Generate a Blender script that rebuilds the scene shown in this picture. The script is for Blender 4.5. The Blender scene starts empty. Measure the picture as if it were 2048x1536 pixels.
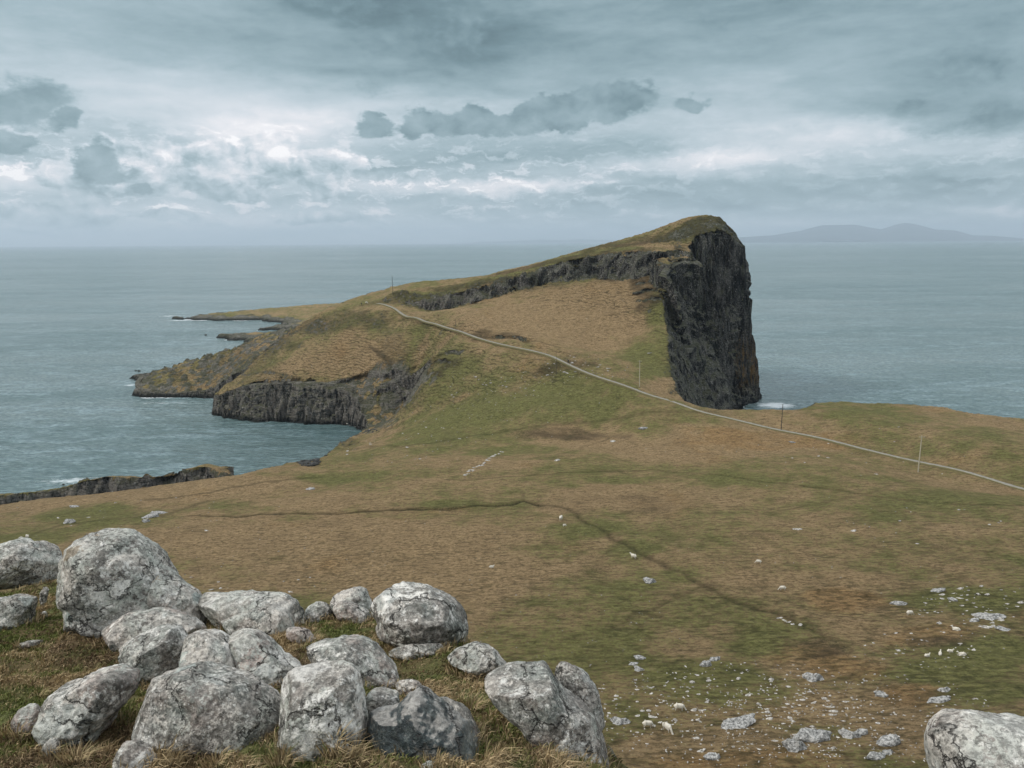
import bpy, math
import numpy as np
from mathutils import Vector, Matrix

sc = bpy.context.scene
COL = sc.collection
rad = math.radians

# ------------------------------------------------------------------ camera
CAM = np.array([0.0, 0.0, 82.0])
PITCH = math.atan((768 - 483.5) / 1540.0)
ROLL = 0.0068
F = 1540.0
fw = np.array([0, math.cos(PITCH), -math.sin(PITCH)])
u0 = np.array([0, math.sin(PITCH), math.cos(PITCH)])
r0 = np.array([1.0, 0, 0])
rt = r0 * math.cos(ROLL) - u0 * math.sin(ROLL)
up = u0 * math.cos(ROLL) + r0 * math.sin(ROLL)
cam_d = bpy.data.cameras.new('camera')
cam_d.sensor_width = 36.0
cam_d.lens = F / 2048 * 36
cam_d.clip_start = 0.1
cam_d.clip_end = 200000
cam = bpy.data.objects.new('camera', cam_d)
cam.matrix_world = Matrix(((rt[0], up[0], -fw[0], CAM[0]), (rt[1], up[1], -fw[1], CAM[1]),
                           (rt[2], up[2], -fw[2], CAM[2]), (0, 0, 0, 1)))
COL.objects.link(cam)
sc.camera = cam
sc.view_settings.view_transform = 'Standard'
sc.view_settings.look = 'None'
sc.view_settings.exposure = 0.50
sc.view_settings.gamma = 1.0
sc.cycles.max_bounces = 5
sc.cycles.diffuse_bounces = 3
sc.cycles.glossy_bounces = 3
sc.cycles.volume_bounces = 0
sc.cycles.transparent_max_bounces = 6


def ray(px, py):
    px = np.asarray(px, float); py = np.asarray(py, float)
    return fw + ((px - 1024) / F)[..., None] * rt - ((py - 768) / F)[..., None] * up


def WD(px, py, d):          # point of the viewing direction at forward distance d
    r = ray(px, py)
    return CAM + r * (np.asarray(d) / r[..., 1])[..., None]


def WZ(px, py, z):          # point of the viewing direction at height z
    r = ray(px, py)
    return CAM + r * ((np.asarray(z) - CAM[2]) / r[..., 2])[..., None]


# ------------------------------------------------------------------ node helper
class NT:
    def __init__(s, tree):
        s.t = tree; s.n = tree.nodes; s.l = tree.links

    def new(s, typ, **kw):
        n = s.n.new(typ)
        for k, v in kw.items():
            setattr(n, k, v)
        return n

    def put(s, sock, v):
        if isinstance(v, bpy.types.NodeSocket):
            s.l.new(v, sock)
        elif v is not None:
            sock.default_value = v

    def m(s, op, a, b=None, c=None, clamp=False):
        n = s.new('ShaderNodeMath', operation=op, use_clamp=clamp)
        s.put(n.inputs[0], a); s.put(n.inputs[1], b); s.put(n.inputs[2], c)
        return n.outputs[0]

    def v(s, op, a, b=None, c=None):
        n = s.new('ShaderNodeVectorMath', operation=op)
        s.put(n.inputs[0], a); s.put(n.inputs[1], b); s.put(n.inputs[2], c)
        return n.outputs['Value' if op in ('LENGTH', 'DOT_PRODUCT', 'DISTANCE') else 'Vector']

    def noise(s, vec, scale, detail=4, rough=0.55, dist=0.0, out='Fac'):
        n = s.new('ShaderNodeTexNoise')
        s.put(n.inputs['Vector'], vec)
        n.inputs['Scale'].default_value = scale; n.inputs['Detail'].default_value = detail
        n.inputs['Roughness'].default_value = rough; n.inputs['Distortion'].default_value = dist
        return n.outputs[out]

    def voro(s, vec, scale, feature='F1', out='Distance', rand=1.0):
        n = s.new('ShaderNodeTexVoronoi', feature=feature)
        s.put(n.inputs['Vector'], vec); n.inputs['Scale'].default_value = scale
        n.inputs['Randomness'].default_value = rand
        return n.outputs[out]

    def rng(s, x, a, b, c=0.0, d=1.0, smooth=True):
        n = s.new('ShaderNodeMapRange')
        n.interpolation_type = 'SMOOTHSTEP' if smooth else 'LINEAR'
        n.clamp = True
        s.put(n.inputs[0], x)
        for i, q in enumerate((a, b, c, d)):
            s.put(n.inputs[i + 1], q)
        return n.outputs[0]

    def mix(s, f, a, b, mode='MIX'):
        n = s.new('ShaderNodeMix', data_type='RGBA', blend_type=mode)
        s.put(n.inputs[0], f)
        for k, q in ((6, a), (7, b)):
            if isinstance(q, (tuple, list)):
                q = tuple(q) + (1.0,) if len(q) == 3 else q
            s.put(n.inputs[k], q)
        return n.outputs[2]

    def attr(s, name, out='Fac'):
        n = s.new('ShaderNodeAttribute', attribute_name=name)
        return n.outputs[out]

    def xyz(s, vec):
        n = s.new('ShaderNodeSeparateXYZ'); s.put(n.inputs[0], vec)
        return n.outputs

    def comb(s, x, y, z):
        n = s.new('ShaderNodeCombineXYZ')
        s.put(n.inputs[0], x); s.put(n.inputs[1], y); s.put(n.inputs[2], z)
        return n.outputs[0]

    def ramp(s, x, stops):
        n = s.new('ShaderNodeValToRGB'); s.put(n.inputs[0], x)
        e = n.color_ramp.elements
        while len(e) < len(stops):
            e.new(0.5)
        for el, (p, c) in zip(e, stops):
            el.position = p; el.color = tuple(c) + (1.0,)
        return n.outputs[0]

    def bump(s, h, strength=0.5, dist=0.1, normal=None):
        n = s.new('ShaderNodeBump')
        n.inputs['Strength'].default_value = strength
        n.inputs['Distance'].default_value = dist
        s.put(n.inputs['Height'], h); s.put(n.inputs['Normal'], normal)
        return n.outputs[0]


def new_mat(name):
    m = bpy.data.materials.new(name); m.use_nodes = True
    t = NT(m.node_tree)
    b = m.node_tree.nodes['Principled BSDF']
    b.inputs['Specular IOR Level'].default_value = 0.25
    return m, t, b


# ------------------------------------------------------------------ world: overcast sky
SUN_EL, SUN_AZ = rad(42), rad(-104)      # azimuth measured from +Y towards +X
world = bpy.data.worlds.new('World'); sc.world = world
world.use_nodes = True
wt = NT(world.node_tree)
for n in list(wt.n):
    wt.n.remove(n)
tc = wt.new('ShaderNodeTexCoord').outputs['Generated']
dx, dy, dz = wt.xyz(tc)[0:3]
az = wt.m('ARCTAN2', dx, dy)
hor = wt.m('SQRT', wt.m('ADD', wt.m('MULTIPLY', dx, dx), wt.m('MULTIPLY', dy, dy)))
el = wt.m('ARCTAN2', dz, hor)
A = wt.comb(az, el, 0.0)


def azel(px, py):
    r = ray(px, py)
    return math.atan2(r[0], r[1]), math.atan2(r[2], math.hypot(r[0], r[1]))


# warp: cloud outlines
nv = wt.v('MULTIPLY', A, (1.0, 1.7, 1.0))
w1 = wt.v('MULTIPLY', wt.v('SUBTRACT', wt.noise(nv, 9.0, 3, 0.6, out='Color'), (0.5, 0.5, 0.5)), (0.085, 0.045, 0))
w2 = wt.v('MULTIPLY', wt.v('SUBTRACT', wt.noise(nv, 34.0, 5, 0.62, out='Color'), (0.5, 0.5, 0.5)), (0.035, 0.024, 0))
AW = wt.v('ADD', A, wt.v('ADD', w1, w2))
AS = wt.v('ADD', A, wt.v('ADD', wt.v('MULTIPLY', w1, (0.45, 0.45, 0)), w2))


def blob(P, px, py, rx, ry, amp, edge=0.0):
    a, e = azel(px, py)
    ra, re = rx / F, ry / F
    q = wt.v('MULTIPLY_ADD', P, (1 / ra, 1 / re, 0), (-a / ra, -e / re, 0))
    return wt.rng(wt.v('LENGTH', q), 1.6, edge, 0.0, amp)


def total(lst):
    acc = lst[0]
    for q in lst[1:]:
        acc = wt.m('ADD', acc, q)
    return acc


# base brightness by elevation, a bit brighter in the low left
base = wt.ramp(wt.m('MULTIPLY', el, 2.0), [(0.0, (.52,) * 3), (0.06, (.53,) * 3), (0.16, (.50,) * 3), (0.27, (.54,) * 3),
                                         (0.40, (.40,) * 3), (0.56, (.31,) * 3)])
base = wt.xyz(base)[0]
tilt = wt.rng(az, -0.6, 0.55, 0.05, -0.07, smooth=False)
big = wt.m('MULTIPLY', wt.m('SUBTRACT', wt.noise(wt.v('MULTIPLY', A, (1.0, 4.2, 1)), 5.5, 6, 0.58, 0.3), 0.5), 0.46)
streak = wt.m('MULTIPLY', wt.m('SUBTRACT', wt.noise(wt.v('MULTIPLY', AS, (1.0, 9.0, 1)), 9.0, 5, 0.6), 0.5),
              wt.rng(el, 0.02, 0.22, 0.38, 0.10))
fine = wt.m('MULTIPLY', wt.m('SUBTRACT', wt.noise(nv, 24.0, 7, 0.68), 0.5), 0.12)
soft = [(820, 70, 260, 90, -.22), (700, 0, 150, 34, -.24), (300, 70, 240, 70, -.06), (930, 90, 120, 70, -.10),
        (60, 0, 120, 60, .04), (1500, 60, 330, 80, -.08), (1240, 40, 180, 60, -.05),
        (1930, 140, 130, 70, -.20), (1960, 240, 140, 28, -.20), (1780, 215, 70, 20, -.10),
        (1480, 150, 160, 60, .05), (1150, 130, 160, 50, -.06),
        (480, 200, 330, 45, .14), (180, 130, 160, 40, .08), (380, 235, 220, 30, .04),
        (540, 285, 150, 45, .14), (620, 240, 150, 20, .16), (500, 262, 120, 16, .18),
        (1010, 300, 260, 30, -.12), (760, 335, 190, 26, -.12), (1200, 300, 200, 22, -.10),
        (800, 372, 230, 16, .30), (1010, 378, 110, 14, .34), (1120, 366, 120, 11, .26), (1310, 332, 200, 18, .26),
        (1600, 290, 200, 40, .20), (1750, 272, 120, 26, .16), (1960, 305, 120, 22, .12), (1460, 315, 120, 14, .20),
        (300, 378, 180, 16, .30), (10, 348, 40, 22, .34), (60, 352, 40, 12, .20), (240, 410, 300, 14, .10),
        (330, 435, 260, 16, .14), (640, 430, 200, 16, .06), (220, 470, 300, 14, .06),
        (1500, 385, 330, 26, -.14), (1850, 372, 220, 26, -.14), (1250, 410, 200, 22, -.09), (1750, 410, 260, 12, -.06),
        (1545, 447, 110, 10, .16), (2010, 425, 60, 7, .22), (1420, 455, 60, 12, .06),
        (560, 320, 220, 60, .05), (150, 300, 160, 60, -.04)]
bright = total([base, tilt, big, streak, fine] + [blob(AS, *q) for q in soft])
def bil(P, sc_, det=2.0, rough=0.55):
    n = wt.new('ShaderNodeTexVoronoi', feature='F1'); wt.put(n.inputs['Vector'], P)
    n.inputs['Scale'].default_value = sc_; n.inputs['Detail'].default_value = det; n.inputs['Roughness'].default_value = rough
    n.inputs['Lacunarity'].default_value = 2.2; n.inputs['Randomness'].default_value = 1.0
    n.normalize = True
    return n.outputs['Distance']


w3 = wt.v('MULTIPLY', wt.v('SUBTRACT', wt.noise(nv, 75.0, 4, 0.65, out='Color'), (0.5, 0.5, 0.5)), (0.012, 0.010, 0))
NB_ = wt.v('ADD', wt.v('MULTIPLY', A, (1.0, 1.25, 1.0)), wt.v('ADD', wt.v('MULTIPLY', w2, (.6, .6, 0)), w3))
B1 = bil(NB_, 16.0)
B1s = bil(wt.v('ADD', NB_, (0.006, 0.012, 0)), 16.0)
brel = wt.m('SUBTRACT', B1s, B1)          # lit from above
# pale cumulus: lit crowns
def relief(P, sc_, off, det=6, rough=0.62):
    a_ = wt.noise(P, sc_, det, rough); b_ = wt.noise(wt.v('ADD', P, off), sc_, det, rough)
    return wt.m('SUBTRACT', a_, b_)


rel = relief(wt.v('MULTIPLY', AW, (1.0, 1.3, 1)), 16.0, (0.010, 0.016, 0))
rel2 = relief(wt.v('MULTIPLY', A, (1.0, 3.2, 1)), 13.0, (0.004, 0.022, 0))
bright = wt.m('ADD', bright, wt.m('MULTIPLY', rel2, wt.rng(el, 0.0, 0.2, .42, .20)))
hz_n = wt.noise(wt.v('MULTIPLY', AS, (1.0, 3.4, 1)), 26.0, 7, 0.62)
bright = wt.m('ADD', bright, wt.m('MULTIPLY', wt.m('MULTIPLY', wt.rng(hz_n, .50, .62, -.08, .26), wt.m('MULTIPLY', wt.rng(el, .012, .04), wt.rng(el, .16, .08))), wt.rng(az, -.1, .3, 1.0, .35)))
puff = wt.noise(wt.v('MULTIPLY', AW, (1.0, 1.35, 1)), 15.0, 7, 0.6)
cum = total([blob(AW, *q) for q in [(470, 330, 210, 52, .8), (640, 350, 60, 40, .6), (560, 290, 80, 36, .5), (300, 350, 150, 40, .5),
                                    (180, 345, 70, 50, .5)]])
cum = wt.m('ADD', cum, wt.m('MULTIPLY', total([blob(AW, *q) for q in [(80, 420, 200, 18, .5), (330, 440, 140, 16, .5), (640, 435, 90, 14, .5), (720, 440, 50, 14, .5), (120, 460, 160, 8, .3)]]), 1.0))
cgate = wt.rng(cum, 0.03, 0.25)
cum = wt.rng(wt.m('ADD', cum, wt.m('ADD', wt.m('MULTIPLY', wt.m('SUBTRACT', puff, 0.5), 0.8), wt.m('MULTIPLY', wt.m('SUBTRACT', 0.33, B1), 1.8))), 0.30, 0.52)
cum = wt.m('MULTIPLY', cum, cgate)
cl = wt.rng(wt.m('ADD', puff, wt.m('MULTIPLY', wt.rng(el, 0.055, 0.125, -1.0, 1.0, False), 0.16)), 0.36, 0.66, 0.36, 0.86)
cl = wt.m('ADD', wt.m('ADD', cl, 0.05), wt.m('ADD', wt.m('MULTIPLY', rel, 1.0), wt.m('MULTIPLY', brel, 2.2)))
bright = wt.m('ADD', bright, wt.m('MULTIPLY', wt.m('MULTIPLY', cum, .85), wt.m('SUBTRACT', cl, bright)))
# dark cumulus rafts: separate billows with crisp tops and soft bases
raft = total([blob(AS, *q) for q in [(738, 244, 34, 24, 1), (765, 252, 24, 16, .8), (850, 236, 40, 26, 1), (880, 256, 40, 18, .9), (820, 262, 24, 12, .7), (955, 240, 36, 22, 1), (985, 252, 40, 20, .9), (930, 262, 40, 12, .7),
                                     (1050, 240, 36, 26, .9), (1085, 225, 36, 24, .9), (1130, 222, 48, 28, 1), (1140, 250, 50, 16, .7), (1200, 196, 50, 32, 1), (1262, 182, 46, 36, 1), (1225, 220, 50, 18, .8), (1385, 205, 28, 12, .8),
                                     (120, 240, 26, 18, .8), (138, 222, 18, 12, .8), (46, 286, 34, 18, .75), (8, 292, 18, 14, .7),
                                     (186, 312, 34, 28, .75), (205, 345, 50, 20, .65), (285, 378, 20, 9, .6), (1790, 212, 44, 16, .6)]])
dn = wt.noise(nv, 30.0, 8, 0.66)
dvn = wt.voro(wt.v('ADD', nv, wt.v('MULTIPLY', w2, (1.2, 1.2, 0))), 34.0)
dm = wt.rng(wt.m('ADD', raft, wt.m('ADD', wt.m('MULTIPLY', wt.m('SUBTRACT', dn, 0.5), 2.1), wt.m('MULTIPLY', wt.m('SUBTRACT', 0.36, B1), 2.4))), 0.22, 0.72)
dm = wt.m('MULTIPLY', dm, wt.rng(raft, 0.03, 0.28))
big_d = total([blob(AW, *q) for q in [(60, 185, 90, 34, 1), (10, 215, 60, 30, .8), (765, 160, 50, 36, .6), (850, 75, 150, 46, .7), (930, 60, 70, 40, .5), (650, -4, 120, 24, .9),
                                      (2020, 160, 80, 50, .9), (1945, 236, 130, 22, .7), (1900, 125, 80, 36, .6), (400, 60, 200, 40, .35), (1500, 30, 300, 50, .3)]])
bdm = wt.rng(wt.m('ADD', big_d, wt.m('MULTIPLY', wt.m('SUBTRACT', dn, 0.5), 1.7)), 0.25, 0.95)
bdm = wt.m('MULTIPLY', bdm, wt.rng(big_d, 0.02, 0.3))
dv = wt.m('ADD', wt.m('ADD', 0.155, wt.m('ADD', wt.m('MULTIPLY', rel, .35), wt.m('MULTIPLY', brel, .8))), wt.m('ADD', wt.m('MULTIPLY', wt.m('SUBTRACT', puff, 0.5), 0.3), wt.m('MULTIPLY', wt.m('SUBTRACT', dvn, 0.4), 0.10)))
bright = wt.m('ADD', bright, wt.m('MULTIPLY', wt.m('MULTIPLY', bdm, 0.80), wt.m('SUBTRACT', dv, bright)))
bright = wt.m('ADD', bright, wt.m('MULTIPLY', wt.m('MULTIPLY', dm, 0.85), wt.m('SUBTRACT', dv, bright)))
cloud = wt.ramp(bright, [(0.0, (.085, .140, .155)), (0.10, (.120, .190, .210)), (0.22, (.190, .272, .298)), (0.40, (.290, .378, .412)),
                         (0.58, (.435, .505, .545)), (0.75, (.590, .620, .655)), (0.90, (.74, .725, .745)), (1.0, (.90, .87, .87))])
# overhead the cloud sheet is thinner and brighter, near the horizon behind the viewer too
zen = wt.rng(el, 0.30, 0.75)
cloud = wt.mix(zen, cloud, (1.15, 1.20, 1.26))
sky = wt.new('ShaderNodeTexSky', sky_type='NISHITA')
sky.sun_disc = False
sky.sun_elevation = SUN_EL
sky.sun_rotation = SUN_AZ
sky.dust_density = 2.0
bg1 = wt.new('ShaderNodeBackground'); wt.put(bg1.inputs[0], sky.outputs[0]); bg1.inputs[1].default_value = 0.10
bg2 = wt.new('ShaderNodeBackground'); wt.put(bg2.inputs[0], cloud); bg2.inputs[1].default_value = 0.92
mx = wt.new('ShaderNodeMixShader'); mx.inputs[0].default_value = 0.94
wt.l.new(bg1.outputs[0], mx.inputs[1]); wt.l.new(bg2.outputs[0], mx.inputs[2])
wo = wt.new('ShaderNodeOutputWorld'); wt.l.new(mx.outputs[0], wo.inputs[0])
world.cycles.sampling_method = 'MANUAL'
world.cycles.sample_map_resolution = 512

sun_d = bpy.data.lights.new('sun', 'SUN')
sun_d.energy = 1.5; sun_d.angle = rad(14); sun_d.color = (1.0, 0.95, 0.88)
sun = bpy.data.objects.new('sun', sun_d)
sd_ = Vector((math.sin(SUN_AZ) * math.cos(SUN_EL), math.cos(SUN_AZ) * math.cos(SUN_EL), math.sin(SUN_EL)))
sun.rotation_euler = sd_.to_track_quat('Z', 'Y').to_euler()
sun.location = (0, 0, 200)
COL.objects.link(sun)

# ------------------------------------------------------------------ numpy noise
rs = np.random.RandomState(7)
PERM = rs.permutation(512).astype(np.int32)
GR = rs.normal(size=(512, 3)); GR /= np.linalg.norm(GR, axis=1)[:, None]
GR = GR.astype(np.float32)


def perlin(x, y, z=0.0):
    if np.isscalar(z):
        return perlin2(x, y, z)
    x, y, z = np.broadcast_arrays(np.asarray(x, np.float32), np.asarray(y, np.float32), np.float32(z) if np.isscalar(z) else np.asarray(z, np.float32))
    xi = np.floor(x); yi = np.floor(y); zi = np.floor(z)
    fx, fy, fz = x - xi, y - yi, z - zi
    xi = xi.astype(np.int32); yi = yi.astype(np.int32); zi = zi.astype(np.int32)
    ux, uy, uz = (f * f * f * (f * (f * 6 - 15) + 10) for f in (fx, fy, fz))
    out = 0
    for a in (0, 1):
        for b in (0, 1):
            for c in (0, 1):
                h = PERM[(PERM[(PERM[(xi + a) & 511] + yi + b) & 511] + zi + c) & 511]
                g = GR[h]
                d = g[..., 0] * (fx - a) + g[..., 1] * (fy - b) + g[..., 2] * (fz - c)
                out = out + d * (ux if a else 1 - ux) * (uy if b else 1 - uy) * (uz if c else 1 - uz)
    return out * 1.5


def perlin2(x, y, z):
    x = np.asarray(x, np.float32); y = np.asarray(y, np.float32)
    x, y = np.broadcast_arrays(x, y)
    s_ = int(z * 37.0) & 511
    xi = np.floor(x); yi = np.floor(y)
    fx, fy = x - xi, y - yi
    xi = xi.astype(np.int32); yi = yi.astype(np.int32)
    ux, uy = (f * f * f * (f * (f * 6 - 15) + 10) for f in (fx, fy))
    out = 0
    for a in (0, 1):
        for b in (0, 1):
            h = PERM[(PERM[(xi + a + s_) & 511] + yi + b) & 511]
            g = GR[h]
            out = out + (g[..., 0] * (fx - a) + g[..., 1] * (fy - b)) * (ux if a else 1 - ux) * (uy if b else 1 - uy)
    return out * 2.0


def fbm(x, y, z=0.0, octv=4, gain=0.5):
    s = 0; a = 1.0; f = 1.0
    for i in range(octv):
        s = s + a * perlin(x * f + 17.3 * i, y * f - 9.1 * i, z * f + 3.7 * i)
        a *= gain; f *= 2.03
    return s


def sstep(a, b, x):
    t = np.clip((x - a) / (b - a), 0, 1)
    return t * t * (3 - 2 * t)


def poly_sd(X, Y, P):       # signed distance, positive inside
    P = np.asarray(P, float)
    d2 = np.full(X.shape, 1e12); ins = np.zeros(X.shape, bool)
    for i in range(len(P)):
        ax, ay = P[i][:2]; bx, by = P[(i + 1) % len(P)][:2]
        ex, ey = bx - ax, by - ay
        t = np.clip(((X - ax) * ex + (Y - ay) * ey) / (ex * ex + ey * ey + 1e-9), 0, 1)
        d2 = np.minimum(d2, (X - ax - t * ex) ** 2 + (Y - ay - t * ey) ** 2)
        if ay != by:
            cr = ((ay > Y) != (by > Y)) & (X < (bx - ax) * (Y - ay) / (by - ay) + ax)
            ins ^= cr
    return np.where(ins, 1, -1) * np.sqrt(d2)


def line_d(X, Y, P):
    d2 = np.full(X.shape, 1e12)
    for i in range(len(P) - 1):
        ax, ay = P[i][:2]; bx, by = P[i + 1][:2]
        ex, ey = bx - ax, by - ay
        t = np.clip(((X - ax) * ex + (Y - ay) * ey) / (ex * ex + ey * ey + 1e-9), 0, 1)
        d2 = np.minimum(d2, (X - ax - t * ex) ** 2 + (Y - ay - t * ey) ** 2)
    return np.sqrt(d2)


class TPS:
    def __init__(s, pts, smooth=0.5):
        P = np.array(pts, float); s.P = P[:, :2] / 100.0
        n = len(P)
        r = np.linalg.norm(s.P[:, None] - s.P[None], axis=2)
        K = r * r * np.log(r + 1e-9) + np.eye(n) * smooth * 1e-3
        Q = np.c_[np.ones(n), s.P]
        M = np.block([[K, Q], [Q.T, np.zeros((3, 3))]])
        s.w = np.linalg.solve(M, np.r_[P[:, 2], 0, 0, 0])

    def __call__(s, X, Y):
        x = X / 100.0; y = Y / 100.0
        out = s.w[-3] + s.w[-2] * x + s.w[-1] * y
        for (a, b), w in zip(s.P, s.w[:-3]):
            r2 = (x - a) ** 2 + (y - b) ** 2 + 1e-12
            out = out + (0.5 * w) * r2 * np.log(r2)
        return out


# ------------------------------------------------------------------ land: control points
def D(*a):
    return [tuple(WD(p, q, d)) for p, q, d in a]


def Z(*a):
    return [tuple(WZ(p, q, z)) for p, q, z in a]


PATHP = D((752, 604, 404), (765, 609, 398), (795, 621, 385), (830, 635, 370), (865, 648, 357), (900, 660, 345), (950, 676, 331), (1000, 690, 318), (1060, 702, 306), (1100, 712, 298), (1130, 727, 290),
          (1180, 750, 280), (1250, 772, 268), (1340, 800, 256), (1400, 823, 247), (1480, 842, 240), (1562, 862, 231),
          (1700, 893, 217), (1850, 928, 202), (2048, 980, 181), (2300, 1050, 160))
RIM = D((1327, 590, 345), (1332, 650, 326), (1345, 740, 296), (1352, 780, 274), (1370, 800, 264), (1400, 812, 258), (1450, 817, 254),
        (1500, 819, 252), (1600, 820, 250), (1640, 806, 264), (1680, 801, 270), (1750, 805, 268), (1830, 808, 264),
        (1900, 820, 255), (1950, 832, 247), (2048, 838, 243), (2250, 850, 240))
Lc = [(-70, 10, 37), (0, 10, 41), (60, 10, 40), (-90, 50, 30), (0, 50, 37), (60, 50, 38)]
Lc += Z((1300, 1536, 35), (1700, 1536, 36), (2048, 1536, 37), (1300, 1400, 32), (1700, 1400, 33), (2048, 1400, 34),
        (1000, 1300, 30), (1300, 1300, 30), (1700, 1300, 31), (2048, 1300, 31.5),
        (600, 1180, 25), (1000, 1180, 27), (1400, 1180, 28), (1800, 1180, 29), (2048, 1180, 30),
        (0, 1080, 18), (300, 1080, 21), (600, 1080, 23), (1000, 1080, 25), (1400, 1080, 26.2), (1800, 1080, 27.6), (2048, 1080, 28.5),
        (0, 1020, 13), (200, 1000, 14.5), (400, 980, 16), (600, 980, 19), (800, 980, 21.5), (1000, 1000, 23.5),
        (1400, 1000, 25), (1800, 1000, 26.3), (2048, 1010, 27.0),
        (480, 950, 16), (600, 942, 17), (700, 925, 17.5), (900, 930, 21.0), (1100, 930, 22.5), (1400, 930, 23.6), (1700, 930, 24.8),
        (1950, 900, 25.5), (1700, 850, 26.5))
Lc += Z((645, 915, 3.5), (692, 877, 2.5), (740, 855, 3.0), (800, 817, 9.0), (760, 880, 9), (700, 905, 9))
Lc += D((880, 745, 317), (915, 705, 324), (850, 780, 313), (800, 870, 272), (900, 870, 252), (900, 800, 296), (1000, 800, 276), (1000, 740, 300),
        (1100, 760, 285), (1100, 820, 262), (1200, 800, 264), (1300, 800, 258), (1300, 850, 241), (1200, 860, 243), (1000, 870, 250))
Lc += PATHP[1:-1] + RIM[:-1]
Lc += D((870, 622, 388), (1000, 592, 383), (1100, 565, 381), (1200, 548, 379), (1300, 548, 368), (1328, 562, 356),
        (1000, 640, 345), (1100, 640, 342), (1200, 630, 346), (1200, 700, 312), (1300, 640, 335), (1300, 700, 308), (1320, 750, 285))
# west lobe
Lc += D((440, 790, 366), (480, 772, 361), (540, 766, 357), (600, 765, 353), (680, 768, 349), (740, 766, 346), (790, 762, 341), (850, 735, 331),
        (780, 812, 336), (600, 720, 366), (700, 720, 358), (800, 700, 350), (840, 670, 357), (700, 660, 376), (620, 680, 384), (560, 690, 390),
        (620, 645, 406), (680, 618, 412), (735, 609, 408), (520, 730, 380), (790, 650, 375))
L_top = TPS(Lc, 0.8)
P_L = D((430, 806, 368), (436, 795, 367), (470, 776, 362), (520, 768, 358), (600, 767, 353), (680, 772, 349), (720, 800, 342), (738, 846, 326)) + \
      D((688, 874, 306), (636, 912, 276), (598, 936, 258), (540, 944, 224), (480, 950, 212), (340, 972, 216), (200, 985, 214), (0, 1014, 206), (-300, 1060, 200)) + \
      [(-400, 190, 0), (-400, 5, 0), (400, 5, 0)] + RIM[::-1] + [(80, 362, 0), (80, 420, 0)] + \
      D((800, 590, 442), (735, 600, 432), (680, 612, 426), (620, 640, 417), (560, 685, 402), (500, 735, 386), (450, 780, 374))
# upper ridge
Uc = D((790, 605, 400), (850, 597, 395), (900, 588, 391), (1000, 562, 386), (1100, 530, 383), (1200, 507, 381), (1300, 497, 375), (1390, 503, 366),
       (786, 588, 405), (880, 577, 406), (940, 563, 405), (1000, 547, 405), (1100, 520, 406), (1200, 493, 404), (1300, 471, 406), (1340, 454, 405), (1375, 438, 404), (1400, 433, 404),
       (1440, 436, 404), (1466, 462, 403), (1395, 474, 380), (1460, 470, 390), (1488, 500, 396), (1300, 484, 392), (1200, 500, 392), (1340, 475, 394), (1100, 524, 392))
Uc += [(130, 415, 70), (100, 450, 78), (60, 470, 72), (-20, 460, 52), (-80, 420, 42)]
U_top = TPS(Uc, 0.3)
P_U = D((770, 606, 402), (800, 606, 399), (850, 600, 394), (900, 590, 390), (1000, 566, 385), (1100, 536, 382), (1200, 512, 380), (1260, 503, 374), (1330, 501, 368),
        (1385, 505, 364), (1393, 480, 379), (1420, 473, 383), (1460, 471, 388), (1484, 492, 394), (1489, 520, 400)) + \
      [(122, 425, 0), (110, 462, 0), (60, 478, 0), (-20, 468, 0), (-60, 450, 0), (-78, 425, 0)]
# buttress in front of the east face
P_B = [(69, 347, 0), (75, 355, 0), (88, 362, 0), (101, 367, 0), (111, 373, 0), (117, 378, 0), (121, 386, 0), (112, 394, 0), (90, 396, 0), (66, 380, 0)]
# north promontory and low shelves
P_P = D((272, 782, 418), (300, 792, 412), (330, 797, 410), (380, 790, 412), (430, 790, 408), (480, 770, 404), (540, 730, 404)) + \
      [(-95, 395, 0), (-80, 425, 0)] + D((585, 668, 448), (520, 682, 452), (480, 700, 450), (440, 722, 452), (380, 742, 446), (300, 762, 432))
Pc = D((275, 776, 418), (300, 768, 420), (350, 757, 424), (400, 742, 432), (440, 726, 438), (470, 708, 440), (500, 692, 440), (540, 678, 438), (580, 664, 440), (620, 655, 440),
       (430, 770, 412), (480, 735, 412), (520, 715, 410), (380, 775, 416), (340, 783, 414))
P_topf = TPS(Pc, 0.3)
# low knoll on the left shore
P_K = D((-300, 1016, 232), (0, 989, 231), (60, 978, 231), (200, 955, 232), (340, 946, 232), (400, 932, 228), (440, 938, 224), (462, 944, 222), (455, 935, 233), (410, 925, 240),
        (350, 944, 242), (200, 951, 244), (130, 968, 242), (0, 985, 240), (-300, 1008, 240))
Kc = D((-300, 1012, 235), (0, 985, 236), (130, 969, 236), (200, 951, 238), (350, 944, 236), (412, 924, 234), (440, 929, 230), (464, 942, 224)) + D((-300, 1014, 248), (0, 988, 248), (130, 972, 248), (200, 954, 250), (350, 947, 248), (412, 927, 246), (440, 932, 238), (0, 985, 230), (130, 969, 231), (200, 951, 232), (350, 944, 232))
K_top = TPS(Kc, 0.3)


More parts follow.
